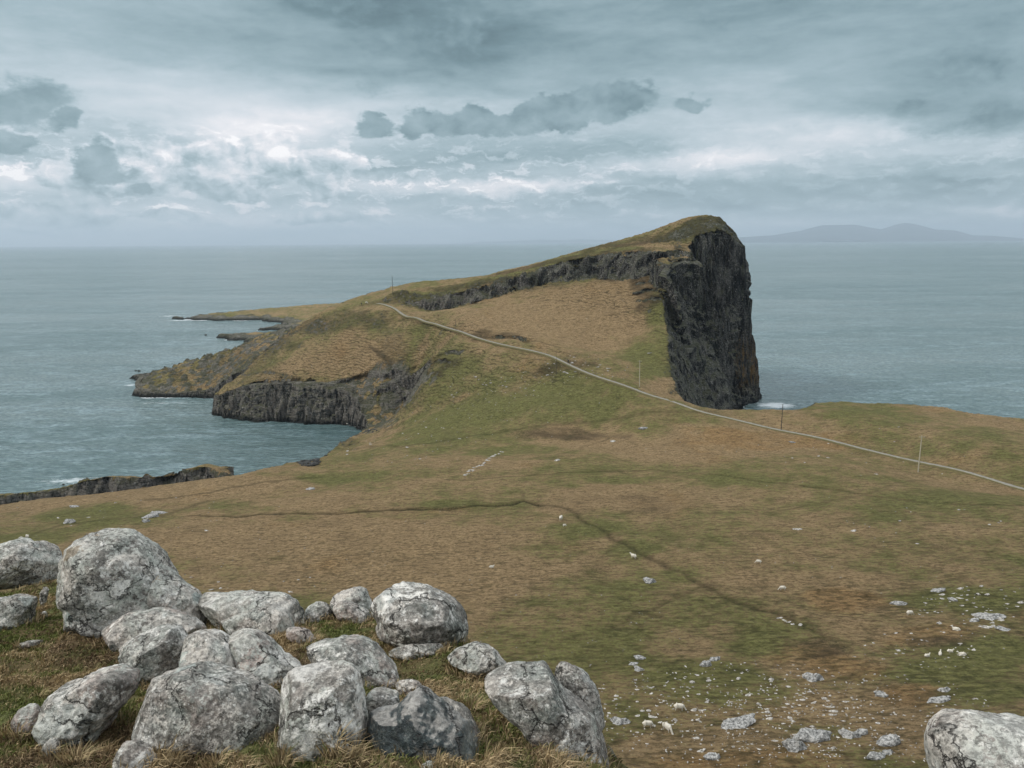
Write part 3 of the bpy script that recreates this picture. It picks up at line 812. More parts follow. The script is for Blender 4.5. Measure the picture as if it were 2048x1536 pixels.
def cliff_ribbon(pts, zt_fn, off0, batter, amp, seed, zbot=-1.5, ds=0.45):
    P = np.array([p[:2] for p in pts], float)
    seg = np.r_[0, np.cumsum(np.linalg.norm(np.diff(P, axis=0), axis=1))]
    s = np.arange(0, seg[-1], ds)
    x = np.interp(s, seg, P[:, 0]); y = np.interp(s, seg, P[:, 1])
    k = 11; x = np.convolve(np.pad(x, k // 2, 'edge'), np.ones(k) / k, 'valid'); y = np.convolve(np.pad(y, k // 2, 'edge'), np.ones(k) / k, 'valid')
    tx, ty = np.gradient(x), np.gradient(y); L = np.hypot(tx, ty); nx_, ny_ = ty / L, -tx / L
    zt = zt_fn(x - nx_ * 1.0, y - ny_ * 1.0)
    H = (zt - zbot).max(); nr = int(H / ds) + 2
    f = np.linspace(0, 1, nr)
    S, Fq = np.meshgrid(s, f)
    Zc = zt[None] * (1 - Fq) + zbot * Fq
    h = zt[None] - Zc
    o = seed * 11.0
    col_ = np.abs(perlin(S / 2.6 + o, Zc / 18, seed)) * 1.6 + 1.2 * np.abs(perlin(S / 6.5 + o, Zc / 30, seed + .7))
    d = (4.0 * fbm(S / 22 + o, Zc / 34, seed + .1, 2) + 2.2 * (0.45 - np.abs(fbm(S / 8 + o, Zc / 22, seed + .2, 2))) + 0.9 * fbm(S / 4 + o, Zc / 4.5, seed + .3, 3, .6) - 0.9 * col_
         + 0.55 * fbm(S / 1.1 + o, Zc / 2.2, seed + .4, 2, .6))
    led = Zc / 6.5 + 1.1 * fbm(S / 17 + o, Zc / 40, seed + .6, 2)
    d = d + 1.1 * (led - np.floor(led)) * sstep(0, .25, 1 - (led - np.floor(led)))      # benches: each bed steps back
    env = sstep(0, 3.5, h)
    off = off0 + batter * (h / np.maximum(zt[None] - zbot, 3)) ** 1.7 * np.minimum(1, (zt[None] - zbot) / 60) + amp * d * env
    off[0] = -2.2; off[1] = np.minimum(off[1], -0.4)
    X_ = x[None] + nx_[None] * off; Y_ = y[None] + ny_[None] * off
    Zc = Zc + 0.5 * env * perlin(S / 2, Zc / 2, seed + .9)
    V_ = np.stack([X_, Y_, Zc], -1)
    idx = np.arange(nr * len(s)).reshape(nr, len(s))
    q = np.stack([idx[:-1, :-1], idx[:-1, 1:], idx[1:, 1:], idx[1:, :-1]], -1).reshape(-1, 4)[:, ::-1]
    me = mesh_np('cliff_face', V_.reshape(-1, 3), q)
    for kk, vv in (('green', .2), ('orange', 0), ('dark', 0), ('rock', 1.3), ('track', 0), ('scat', 0)):
        a = me.attributes.new(kk, 'FLOAT', 'POINT'); a.data.foreach_set('value', np.full(V_.size // 3, vv, np.float32))
    me.materials.append(LANDM)
    ob = bpy.data.objects.new('cliff_face', me); COL.objects.link(ob); tag(ob, kind='structure')
    return ob


def zt_B(x, y):
    return np.minimum(U_top(x, y), 74 - 2.05 * np.maximum(x - 86, 0) - 0.02 * np.maximum(x - 86, 0) ** 2) - 0.6


def zt_U(x, y):
    return np.minimum(U_top(x, y), 95.2) - 0.6


# plan outlines run so that the sea is on the right hand side
cliff_ribbon([(66, 338), (71, 349), (76, 355.5), (88, 362), (101, 367), (111, 373), (117, 378), (122, 386), (114, 396)], zt_B, 0.9, 11.5, 1.15, 3)
e_ = [tuple(WD(p_, q_, d_)[:2]) for p_, q_, d_ in ((1380, 503, 366), (1393, 480, 379), (1420, 473, 383), (1460, 471, 388), (1484, 492, 394), (1489, 520, 400))]
cliff_ribbon(e_ + [(123, 412), (122, 425), (116, 448), (104, 464)], zt_U, -1.7, 13.6, .95, 7)
wl = [tuple(WD(p_, q_, d_)[:2]) for p_, q_, d_ in ((450, 780, 376), (430, 800, 371), (434, 796, 367), (470, 776, 362), (520, 768, 358), (600, 767, 353), (680, 772, 349), (725, 772, 345), (765, 768, 342), (800, 758, 340), (845, 735, 333), (875, 722, 330))]
cliff_ribbon(wl, lambda x, y: L_top(x, y) - 0.5, 0.6, 16, .8, 11)
pl_ = [tuple(WD(p_, q_, d_)[:2]) for p_, q_, d_ in ((284, 770, 432), (272, 778, 424), (276, 784, 418), (300, 790, 413), (330, 795, 411), (380, 789, 412), (430, 789, 409), (480, 770, 406), (535, 733, 406))]
cliff_ribbon(pl_, lambda x, y: np.maximum(P_topf(x, y), 2.0) - 0.2, 0.5, 14, .75, 15)

# low shelves far behind
P_F = [D((345, 634, 850), (400, 638, 850), (500, 638, 845), (548, 640, 830), (556, 648, 790), (530, 655, 765), (575, 655, 740), (560, 662, 690), (500, 666, 690), (432, 668, 700),
         (455, 673, 690), (500, 678, 660), (560, 684, 640)), D((350, 631, 880), (440, 620, 960), (520, 614, 1000), (600, 608, 1060), (740, 602, 1100))]
P_FW = [tuple(WZ(a, b, 2.5)) for a, b in [(348, 633), (430, 637), (520, 636), (560, 641), (566, 648), (525, 655), (545, 657), (590, 655), (580, 661), (520, 665), (470, 666),
                                          (430, 669), (460, 673), (500, 679), (540, 686), (620, 700)]] + [(-100, 430, 0), (120, 480, 0), (0, 800, 0)] + \
       [tuple(WZ(a, b, 5.0)) for a, b in [(745, 604), (640, 606), (560, 612), (500, 617), (440, 622), (400, 625), (360, 631)]]
fx = np.arange(-430, 130, 1.6); fy = np.arange(430, 1130, 1.7)
FX, FY = np.meshgrid(fx, fy)
fs = poly_sd(FX, FY, P_FW) + 5 * fbm(FX / 25, FY / 25, 1.0, 4, .6) + 3.5 * sstep(-120, -260, FX)
FZ = -3 + 1.0 * np.clip(fs, -3, 5.5) + 0.10 * np.clip(fs - 5.5, 0, 60) + 1.1 * fbm(FX / 9, FY / 9, 2, 3) * sstep(-2, 5, fs)
frock = np.clip(sstep(30, 8, fs + 9 * fbm(FX / 12, FY / 12, 3, 3)), 0, 1)
tag(grid_obj('low_shore', fx, fy, FZ, LANDM, dict(green=0.1 + 0.5 * fbm(FX / 30, FY / 30, 4, 3), orange=np.zeros(FX.shape), dark=np.zeros(FX.shape) + .1, rock=frock,
                                                  track=np.zeros(FX.shape), scat=np.full(FX.shape, .25)), FZ > -5.5), kind='structure')

# low dark rock shelf west of the promontory, with its skerries
def skerry(name, pts, h, label):
    P = [tuple(WZ(a, b, 0.4)) for a, b in pts]
    P = np.array(P); x0, y0 = P[:, 0].min() - 6, P[:, 1].min() - 6; x1, y1 = P[:, 0].max() + 6, P[:, 1].max() + 6
    xs = np.arange(x0, x1, 0.8); ys = np.arange(y0, y1, 0.8)
    XX, YY = np.meshgrid(xs, ys)
    s = poly_sd(XX, YY, P) + 1.3 * fbm(XX / 5, YY / 5, 6.0, 3)
    ZZ = -1.2 + np.clip(s * 0.9, -2, 1.2 + h) + 0.7 * fbm(XX / 3, YY / 3, 8.0, 3) * sstep(-1, 2, s)
    z0 = np.zeros(XX.shape)
    o = grid_obj(name, xs, ys, ZZ, LANDM, dict(green=z0, orange=z0, dark=z0, rock=z0 + 1.2, track=z0, scat=z0), ZZ > -2.5)
    return tag(o, label, 'rock')


tag(skerry('rock_shelf', [(252, 756), (290, 750), (300, 745), (350, 740), (395, 728), (440, 716), (470, 716), (450, 724), (400, 738), (360, 748), (320, 762), (280, 765)], 2.2,
           'long low dark rock shelf running out behind the left promontory'), cat='rock')
skerry('skerry', [(262, 741), (275, 739), (290, 741), (275, 744)], 0.6, 'small flat dark skerry awash off the tip of the left promontory')
skerry('skerry', [(405, 669), (412, 668), (418, 670), (410, 671)], 0.4, 'tiny dark skerry off the low far spit on the left')
skerry('skerry', [(1530, 812), (1545, 809), (1552, 811), (1540, 814)], 0.8, 'small wave-washed rock beside the foot of the tall dark cliff')
skerry('skerry', [(118, 968), (130, 965), (142, 966), (132, 970)], 0.7, 'small dark rock in the sea just off the left shore knoll')
for q in [(612, 926, 26, 9, 1.3), (634, 912, 16, 6, 1.2), (700, 876, 24, 6, 1.6)]:
    pass

# ------------------------------------------------------------------ sea
def sea_material():
    m, t, b = new_mat('sea_water')
    P = t.new('ShaderNodeNewGeometry').outputs['Position']
    Pw = t.v('MULTIPLY', P, (0.42, 1.0, 1.0))
    wind = t.noise(t.v('MULTIPLY', P, (0.25, 1.0, 1.0)), 0.011, 5, 0.6, 0.6)
    wind2 = t.noise(t.v('MULTIPLY', P, (0.3, 1.0, 1.0)), 0.0016, 4, 0.55)
    w1 = t.noise(Pw, 0.14, 5, 0.6, 0.4)
    w2 = t.noise(Pw, 0.85, 4, 0.6, 0.2)
    w3 = t.noise(Pw, 0.030, 4, 0.6)
    calm_reflect = t.attr('calm_reflect')
    foam = t.attr('foam')
    col = t.mix(t.rng(t.m('ADD', t.m('MULTIPLY', wind, .7), t.m('MULTIPLY', wind2, .5)), 0.42, 0.78), (.075, .125, .120), (.185, .232, .225))
    col = t.mix(t.rng(t.m('ADD', w1, t.m('MULTIPLY', w3, 0.5)), 0.70, 0.95, 0, .8), col, (.22, .30, .315))
    w4 = t.noise(t.v('MULTIPLY', P, (0.22, 1.0, 1.0)), 0.62, 5, 0.72, 0.3)
    col = t.mix(t.rng(w4, .50, .68, 0, .55), col, (.20, .275, .29))
    col = t.mix(t.rng(w4, .48, .34, 0, .6), col, (.018, .044, .050))
    col = t.mix(t.rng(w2, 0.60, 0.40, 0, .6), col, (.022, .052, .058))
    col = t.mix(t.m('MULTIPLY', calm_reflect, .6), col, (.030, .062, .064))  # dark reflection of the cliffs painted into the inner bay's colour
    # whitecaps
    cap = t.m('MULTIPLY', t.rng(t.noise(t.v('MULTIPLY', P, (0.3, 1, 1)), 0.16, 6, 0.75), 0.685, 0.73), t.rng(w3, 0.42, 0.6))
    fz = t.m('ADD', foam, t.m('MULTIPLY', t.m('SUBTRACT', t.noise(Pw, 0.5, 6, 0.75), 0.5), 1.1))
    fm = t.m('MULTIPLY', t.rng(fz, 0.45, 0.75), t.rng(foam, 0.02, 0.2))
    fa = t.m('MAXIMUM', t.m('MULTIPLY', cap, 0.6), fm)
    col = t.mix(fa, col, (.62, .66, .67))
    t.put(b.inputs['Base Color'], col)
    b.inputs['IOR'].default_value = 1.333
    b.inputs['Specular IOR Level'].default_value = 0.38
    t.put(b.inputs['Roughness'], t.m('ADD', 0.26, t.m('MULTIPLY', fa, 0.5)))
    h = t.m('ADD', t.m('MULTIPLY', w1, 3.0), t.m('ADD', t.m('MULTIPLY', w2, .55), t.m('MULTIPLY', w3, 5.0)))
    h = t.m('MULTIPLY', h, t.m('SUBTRACT', 1.0, t.m('MULTIPLY', calm_reflect, 0.55)))
    t.put(b.inputs['Normal'], t.bump(h, 1.0, 0.9))
    return m


SEAM = sea_material()
sx = axis([(-60000, -2000, 12000, 1500), (-2000, -420, 400, 20), (-420, 220, 2.0, 2.0), (220, 2000, 12, 400), (2000, 60000, 1500, 12000)])
sy = axis([(-3000, 150, 800, 20), (150, 520, 1.8, 1.8), (520, 950, 2.4, 3.2), (950, 3000, 6, 300), (3000, 65000, 1500, 12000)])
SX, SY = np.meshgrid(sx, sy)
inn = (SX > -329) & (SX < 299) & (SY > 15) & (SY < 499)
HZ = np.where(inn, sampleZ(SX, SY), -6)
infar = (SX > -430) & (SX < 128) & (SY > 431) & (SY < 1128)
ii = np.clip(((SX - fx[0]) / 1.6).astype(int), 0, len(fx) - 1); jj = np.clip(((SY - fy[0]) / 1.7).astype(int), 0, len(fy) - 1)
HZ = np.maximum(HZ, np.where(infar, FZ[jj, ii], -6))


def blur(A, n):
    for _ in range(n):
        A = (A + np.roll(A, 1, 0) + np.roll(A, -1, 0)) / 3
        A = (A + np.roll(A, 1, 1) + np.roll(A, -1, 1)) / 3
    return A


LM = (HZ > -1.0).astype(float)
b1 = blur(LM.copy(), 3)
exposed = np.clip(0.25 + 1.2 * fbm(SX / 30, SY / 30, 2, 3), 0, 1)
foam = np.clip(b1 * 1.8, 0, 1) * exposed
inner = np.exp(-(((SX + 75) / 55) ** 2 + ((SY - 320) / 45) ** 2))
foam = foam * (1 - 0.75 * inner)
ft = np.exp(-(((SX - 133) / 13) ** 2 + ((SY - 380) / 11) ** 2)) * 0.8
foam = np.maximum(foam, ft)
for (a, b_, rx, ry, s) in [(360, 641, 20, 8, .7), (340, 632, 24, 14, .6), (262, 770, 10, 6, .6), (330, 806, 26, 3, .6), (150, 962, 22, 8, .6), (545, 662, 20, 10, .4), (390, 728, 20, 6, .5)]:
    c = WZ(a, b_, 0.0)
    foam = np.maximum(foam, s * np.exp(-(((SX - c[0]) / rx) ** 2 + ((SY - c[1]) / ry) ** 2)))
SZ = 0.16 * fbm(SX / 9, SY / 4, 0.0, 3) * ((SX > -420) & (SX < 220) & (SY > 150) & (SY < 950))
tag(grid_obj('sea', sx, sy, SZ, SEAM, dict(foam=foam, calm_reflect=inner)), kind='structure')

# ------------------------------------------------------------------ gravel footpath on the land
def ribbon(name, pts, hw, mat, lift=0.06):
    P = np.array(pts)[:, :2]
    seg = np.r_[0, np.cumsum(np.linalg.norm(np.diff(P, axis=0), axis=1))]
    s = np.arange(0, seg[-1], 0.8)
    # smooth through the points
    x = np.interp(s, seg, P[:, 0]); y = np.interp(s, seg, P[:, 1])
    k = np.ones(9) / 9
    xs = np.convolve(np.pad(x, 4, 'edge'), k, 'valid'); ys = np.convolve(np.pad(y, 4, 'edge'), k, 'valid')
    tx, ty = np.gradient(xs), np.gradient(ys); L = np.hypot(tx, ty); nx_, ny_ = -ty / L, tx / L
    cols = np.linspace(-1, 1, 7)
    rows = []
    for c in cols:
        w = hw * (1 + 0.16 * perlin(s / 3, np.full(s.shape, c * 0.7 + 3.3), 0))
        X_ = xs + nx_ * c * w; Y_ = ys + ny_ * c * w
        rows.append(np.stack([X_, Y_, np.zeros(len(s))], -1))
    R = np.stack(rows, 1)
    return R, s


R, s = ribbon('footpath', PATHP, .92, None)
zz = sampleZ(R[..., 0], R[..., 1])
zc = np.convolve(np.pad(zz.max(axis=1), 6, 'edge'), np.ones(13) / 13, 'valid') + 0.11
R[..., 2] = zc[:, None] - 0.02 * np.abs(np.linspace(-1, 1, 7))[None]
# skirt down into the turf
sk0 = R[:, :1].copy(); sk0[..., 2] -= 0.7; sk1 = R[:, -1:].copy(); sk1[..., 2] -= 0.7
R = np.concatenate([sk0, R, sk1], axis=1)
n, k = R.shape[:2]
idx = np.arange(n * k).reshape(n, k)
q = np.stack([idx[:-1, :-1], idx[:-1, 1:], idx[1:, 1:], idx[1:, :-1]], -1).reshape(-1, 4)
m, t, b = new_mat('path_gravel')
P = t.new('ShaderNodeNewGeometry').outputs['Position']
pe_ = t.m('ADD', t.attr('edge'), t.m('MULTIPLY', t.m('SUBTRACT', t.noise(P, .8, 5, .7), .5), 1.5))
t.put(b.inputs['Base Color'], t.mix(t.rng(pe_, .55, .85), t.mix(t.noise(P, 0.9, 6, 0.7), (.12, .11, .09), (.30, .28, .235)), (.12, .105, .05)))
b.inputs['Roughness'].default_value = 0.95
t.put(b.inputs['Normal'], t.bump(t.noise(P, 5.0, 4, 0.7), 0.6, 0.1))
me = mesh_np('footpath', R.reshape(-1, 3), q); me.materials.append(m)
a_ = me.attributes.new('edge', 'FLOAT', 'POINT'); a_.data.foreach_set('value', np.tile(np.r_[1.3, np.abs(np.linspace(-1, 1, 7)), 1.3], n).astype(np.float32))
o = bpy.data.objects.new('footpath', me); COL.objects.link(o); tag(o, kind='structure')

# ------------------------------------------------------------------ distant hills across the sea
def hills(name, prof, dist, depth, col):
    a = np.array(prof, float)
    pxs = np.linspace(a[0, 0], a[-1, 0], 260)
    pys = np.interp(pxs, a[:, 0], a[:, 1])
    rows = 24
    ver = []
    for j in range(rows):
        f = j / (rows - 1) * 2 - 1
        prof_h = max(0.0, 1 - abs(f)) ** 0.8
        for i, (p, q_) in enumerate(zip(pxs, pys)):
            r = ray(p, q_); tt = dist / r[1]
            x = tt * r[0]; z = CAM[2] + tt * r[2]
            z = max(z, 0)
            y = dist + f * depth
            nn = 60 * float(perlin(x / 900, y / 900, 1.0)) * (1 - prof_h)
            ver.append((x * (y / dist) * 1.0, y, z * prof_h + nn * (z / 400) - 3))
    idx = np.arange(rows * 260).reshape(rows, 260)
    q = np.stack([idx[:-1, :-1], idx[:-1, 1:], idx[1:, 1:], idx[1:, :-1]], -1).reshape(-1, 4)
    m, t, b = new_mat(name + '_hazed_heath')
    P = t.new('ShaderNodeNewGeometry').outputs['Position']
    t.put(b.inputs['Base Color'], t.mix(t.noise(P, 0.002, 5, 0.6), (.035, .055, .06), (.07, .09, .095)))  # heath colour with the blue of distance haze mixed in
    b.inputs['Roughness'].default_value = 1.0
    me = mesh_np(name, ver, q); me.materials.append(m)
    o = bpy.data.objects.new(name, me); COL.objects.link(o); tag(o, kind='structure')
    return o


hills('island_hills', [(1440, 478), (1480, 474), (1545, 470), (1580, 464), (1600, 461), (1618, 456), (1645, 449), (1680, 448.5), (1710, 448), (1735, 453), (1762, 457.5), (1780, 452), (1800, 446), (1812, 444),
                       (1830, 447), (1850, 452), (1870, 458), (1910, 460), (1925, 464), (1945, 470), (1985, 471), (2030, 475), (2048, 477)], 30000, 4000, None)
hills('island_hills', [(900, 487), (960, 484), (1020, 482), (1080, 479), (1130, 480), (1160, 478), (1230, 480), (1300, 479)], 44000, 3000, None)

HAZE = True
if HAZE:
    hz = mesh_np('haze', [(x, y, z) for z in (-8, 800) for y in (-3200, 52000) for x in (-42000, 42000)],
                 [(0, 2, 3, 1), (4, 5, 7, 6), (0, 1, 5, 4), (2, 6, 7, 3), (0, 4, 6, 2), (1, 3, 7, 5)], False)
    m = bpy.data.materials.new('haze_air'); m.use_nodes = True
    m.node_tree.nodes.clear()
    vo = m.node_tree.nodes.new('ShaderNodeVolumePrincipled')
    vo.inputs['Color'].default_value = (0.74, 0.88, 1.0, 1)
    vo.inputs['Density'].default_value = 0.00005
    vo.inputs['Anisotropy'].default_value = 0.2
    mo = m.node_tree.nodes.new('ShaderNodeOutputMaterial')
    m.node_tree.links.new(vo.outputs[0], mo.inputs['Volume'])
    hz.materials.append(m)
    o = bpy.data.objects.new('haze', hz); COL.objects.link(o); tag(o, kind='stuff')
#@@PART2
# ------------------------------------------------------------------ clifftop in front of the viewer
def fg_plane(X, Y):
    return 82 - 1.93 - 0.268 * Y


def WF(px, py):              # viewing direction onto the clifftop slope
    r = ray(px, py)
    t_ = (-1.93) / (r[..., 2] + 0.268 * r[..., 1])
    return CAM + r * t_[..., None]


EDGE = [WF(np.array(float(a)), np.array(float(b))) for a, b in [(-500, 1170), (-200, 1168), (0, 1166), (115, 1160), (280, 1150), (400, 1200), (520, 1200), (640, 1212), (740, 1190), (860, 1190), (935, 1290), (1016, 1338), (1110, 1372),
                                                               (1195, 1450), (1222, 1540), (1320, 1720), (1860, 1740), (1900, 1500), (2150, 1440), (2600, 1400)]]
P_E = [(p[0], p[1]) for p in EDGE] + [(40, 3), (40, -8), (-40, -8), (-40, 12)]


def fg_z(X, Y):
    sd = poly_sd(X, Y, P_E) + 0.12 * fbm(X / 0.8, Y / 0.8, 3.0, 3)
    z = fg_plane(X, Y) + 0.10 * fbm(X / 1.1, Y / 1.1, 6.0, 3) + 0.035 * fbm(X / 0.22, Y / 0.22, 7.0, 3) - 0.03
    z = z - 0.10 * sstep(0.5, 0, sd)
    out = np.maximum(-sd, 0)
    return z - out * (1.2 + 1.2 * sstep(0, 2.0, out)) - 0.35 * np.clip(out, 0, 3) * np.abs(fbm(X / 2, Y / 2, 5, 3)), sd


ax_ = axis([(-40, -8, 1.2, 0.12), (-8, 7, 0.055, 0.055), (7, 40, 0.12, 1.2)])
ay_ = axis([(-8, 1.5, 0.6, 0.1), (1.5, 12, 0.055, 0.055), (12, 58, 0.12, 1.6)])
AX, AY = np.meshgrid(ax_, ay_)
AZ, ASD = fg_z(AX, AY)
low = sampleZ(AX, AY)
AZ = np.maximum(AZ, np.where(AY > 14, low - 0.6, 30))


def clifftop_material():
    m, t, b = new_mat('clifftop_turf')
    P = t.new('ShaderNodeNewGeometry').outputs['Position']
    n1 = t.noise(P, 1.3, 5, 0.65); n2 = t.noise(P, 14.0, 6, 0.7); n3 = t.noise(P, 60.0, 3, 0.7)
    c = t.mix(t.rng(n1, .38, .62), t.mix(n2, (.045, .038, .017), (.22, .155, .080)), t.mix(n2, (.038, .046, .014), (.17, .18, .062)))
    nz = t.xyz(t.new('ShaderNodeNewGeometry').outputs['Normal'])[2]
    c = t.mix(t.rng(nz, .75, .45), c, t.mix(t.noise(P, 1.0, 6, .7), (.03, .03, .03), (.25, .24, .22)))
    t.put(b.inputs['Base Color'], c); b.inputs['Roughness'].default_value = 1.0
    t.put(b.inputs['Normal'], t.bump(t.m('ADD', n2, t.m('MULTIPLY', n3, .4)), 1.0, 0.05))
    return m


tag(grid_obj('clifftop_ground', ax_, ay_, AZ, clifftop_material(), {}, AZ > 25), kind='structure')


def fgZ(x, y):
    i = np.clip(np.searchsorted(ax_, x) - 1, 0, len(ax_) - 2); j = np.clip(np.searchsorted(ay_, y) - 1, 0, len(ay_) - 2)
    return AZ[j, i]


# ------------------------------------------------------------------ rock material: lichen-covered pale boulders
def boulder_material(name, pink=0.4, grey=0.5, dark=0.35, wet=False, sc_=1.0):
    m, t, b = new_mat(name)
    tcn = t.new('ShaderNodeTexCoord').outputs['Object']
    oi = t.new('ShaderNodeObjectInfo').outputs['Random']
    P = t.v('MULTIPLY', t.v('ADD', tcn, t.comb(t.m('MULTIPLY', oi, 37.0), t.m('MULTIPLY', oi, 91.0), t.m('MULTIPLY', oi, 13.0))), t.comb(*[t.m('ADD', .72, t.m('MULTIPLY', t.m('FRACT', t.m('MULTIPLY', oi, 7.3)), .75))] * 3))
    wob = t.v('MULTIPLY', t.v('SUBTRACT', t.noise(P, 9.0, 4, 0.65, out='Color'), (.5, .5, .5)), (.16,) * 3)
    Q = t.v('ADD', P, wob)
    wob2 = t.v('MULTIPLY', t.v('SUBTRACT', t.noise(P, 42.0, 3, 0.6, out='Color'), (.5, .5, .5)), (.035,) * 3)
    Q2 = t.v('ADD', t.v('ADD', P, wob2), t.v('MULTIPLY', wob, (.3,) * 3))
    nl = t.noise(P, 2.1, 4, 0.6); nm = t.noise(P, 7.0, 5, 0.68); nf = t.noise(P, 34.0, 5, 0.75); nx = t.noise(P, 120.0, 3, 0.7)
    # bare rock
    if wet:
        base = t.mix(nm, (.012, .018, .021), (.042, .055, .060))
        base = t.mix(t.rng(nf, .45, .75), base, (.10, .12, .12))
    else:
        base = t.mix(t.rng(nf, .32, .68), (.075, .068, .062), (.36, .33, .305))
        base = t.mix(t.rng(nl, .40, .62, 0, .75), base, t.mix(t.rng(nf, .3, .7), (.10, .118, .112), (.34, .365, .345)))
        base = t.mix(t.rng(t.noise(Q, 3.0, 4, .6), .44, .62, 0, pink), base, t.mix(nf, (.22, .17, .15), (.47, .39, .365)))
    # dark crust patches
    dk = t.rng(t.m('ADD', t.noise(Q, 4.5, 6, .72), t.m('MULTIPLY', t.m('SUBTRACT', nf, .5), .45)), .585 - .09 * dark, .64 - .09 * dark)
    base = t.mix(t.m('MULTIPLY', dk, .8), base, t.mix(nf, (.022, .021, .020), (.13, .12, .108)))
    # crustose lichen: irregular pale sheets with ragged edges, plates in places, fine specks
    lz = t.m('ADD', t.noise(Q, 3.6, 7, .74), t.m('MULTIPLY', t.m('SUBTRACT', nf, .5), .5))
    lz = t.m('ADD', lz, t.m('MULTIPLY', t.m('SUBTRACT', t.m('FRACT', t.m('MULTIPLY', oi, 17.7)), .45), .16))
    sheet = t.rng(lz, .535 - .05 * grey, .575 - .05 * grey)
    tonec = t.noise(P, 2.7, 3, .5)
    lich = t.mix(t.rng(tonec, .42, .58), t.mix(nf, (.28, .295, .272), (.50, .505, .475)), t.mix(nf, (.38, .345, .32), (.68, .625, .585)))
    col = t.mix(t.m('MULTIPLY', sheet, .10 if wet else .82), base, lich)
    v1 = t.voro(Q, 3.4); v1c = t.xyz(t.voro(Q, 3.4, out='Color'))
    pl = t.m('MULTIPLY', t.rng(t.m('ADD', v1, t.m('MULTIPLY', t.m('SUBTRACT', nf, .5), .30)), .36, .31), t.rng(v1c[0], .70 - .12 * grey, .74 - .12 * grey))
    plate = t.mix(v1c[1], t.mix(nf, (.27, .32, .31), (.38, .42, .41)), t.mix(nf, (.42, .40, .39), (.56, .53, .515)))
    col = t.mix(t.m('MULTIPLY', pl, .2 if wet else .85), col, plate)
    v0 = t.voro(Q, 1.55); v0c = t.xyz(t.voro(Q, 1.55, out='Color'))
    pb = t.m('MULTIPLY', t.rng(t.m('ADD', v0, t.m('MULTIPLY', t.m('SUBTRACT', nf, .5), .28)), .34, .30), t.rng(v0c[0], .50, .54))
    col = t.mix(t.m('MULTIPLY', pb, .15 if wet else .8), col, t.mix(v0c[1], t.mix(nf, (.29, .335, .32), (.40, .44, .425)), t.mix(nf, (.45, .425, .405), (.58, .55, .53))))
    wz = t.m('ADD', t.noise(Q2, 10.0, 7, .78), t.m('MULTIPLY', t.m('SUBTRACT', t.noise(P, 1.9, 3, .6), .5), .55))
    p2 = t.rng(wz, .575 - .03 * grey, .605 - .03 * grey)
    col = t.mix(t.m('MULTIPLY', p2, .25 if wet else .9), col, t.mix(nf, (.46, .44, .425), (.74, .72, .70)))
    v3 = t.voro(Q2, 26.0); v3c = t.xyz(t.voro(Q2, 26.0, out='Color'))
    p3 = t.m('MULTIPLY', t.rng(v3, .38, .26), t.rng(v3c[0], .82, .88))
    col = t.mix(t.m('MULTIPLY', p3, .2 if wet else .75), col, (.66, .64, .62))
    p4 = t.rng(t.noise(P, 26.0, 5, .8), .585, .64)
    col = t.mix(t.m('MULTIPLY', p4, .8), col, (.030, .028, .026))
    och = t.m('MULTIPLY', t.rng(v1c[2], .93, .95), t.rng(t.m('ADD', v1, t.m('MULTIPLY', t.m('SUBTRACT', nf, .5), .4)), .30, .24))
    col = t.mix(t.m('MULTIPLY', och, .75), col, t.mix(nf, (.16, .11, .065), (.33, .25, .16)))
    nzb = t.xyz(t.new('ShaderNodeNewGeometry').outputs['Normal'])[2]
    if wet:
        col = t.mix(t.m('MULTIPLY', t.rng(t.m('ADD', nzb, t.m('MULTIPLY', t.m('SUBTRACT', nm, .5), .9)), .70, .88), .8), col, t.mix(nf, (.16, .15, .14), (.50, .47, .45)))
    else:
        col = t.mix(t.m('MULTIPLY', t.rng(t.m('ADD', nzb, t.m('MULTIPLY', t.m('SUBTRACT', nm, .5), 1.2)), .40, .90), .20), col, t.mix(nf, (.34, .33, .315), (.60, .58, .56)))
    mot = t.rng(t.m('ADD', t.noise(Q2, 24.0, 7, .8), t.m('MULTIPLY', t.m('SUBTRACT', t.noise(P, 5.0, 4, .6), .5), .35)), .42, .58, .60, 1.26)
    col = t.mix(1.0, col, t.comb(mot, mot, t.m('MULTIPLY', mot, .945)), 'MULTIPLY')
    # pits and cracks
    cr = t.rng(t.voro(t.v('ADD', P, t.v('MULTIPLY', wob, (1.6,) * 3)), 1.7, feature='DISTANCE_TO_EDGE'), .0, .018, 1.0, .0)
    cr = t.m('MULTIPLY', cr, t.rng(nl, .42, .52))
    col = t.mix(t.m('MULTIPLY', cr, .85), col, (.02, .018, .016))
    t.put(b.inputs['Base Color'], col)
    b.inputs['Roughness'].default_value = 0.35 if wet else 0.92
    b.inputs['Specular IOR Level'].default_value = 0.35 if wet else 0.15
    h = t.m('ADD', t.m('MULTIPLY', nm, .8), t.m('ADD', t.m('MULTIPLY', nf, .5), t.m('MULTIPLY', nx, .12)))
    h = t.m('ADD', h, t.m('MULTIPLY', t.m('ADD', pl, p2), .07)); h = t.m('SUBTRACT', h, t.m('MULTIPLY', cr, .9))
    t.put(b.inputs['Normal'], t.bump(h, .9, 0.045 / sc_))
    return m


BM = dict(n=boulder_material('lichen_boulder'), p=boulder_material('pink_grey_boulder', pink=.85, grey=.3, dark=.15),
          g=boulder_material('grey_green_boulder', pink=.15, grey=.9, dark=.35), d=boulder_material('dark_crusted_boulder', pink=.35, grey=.5, dark=.95),
          w=boulder_material('wet_black_boulder', wet=True, dark=.4, grey=.1), q=boulder_material('quartz_white_stone', pink=.1, grey=1.0, dark=-.6),
          b=boulder_material('brown_grey_boulder', pink=.5, grey=.15, dark=.7))


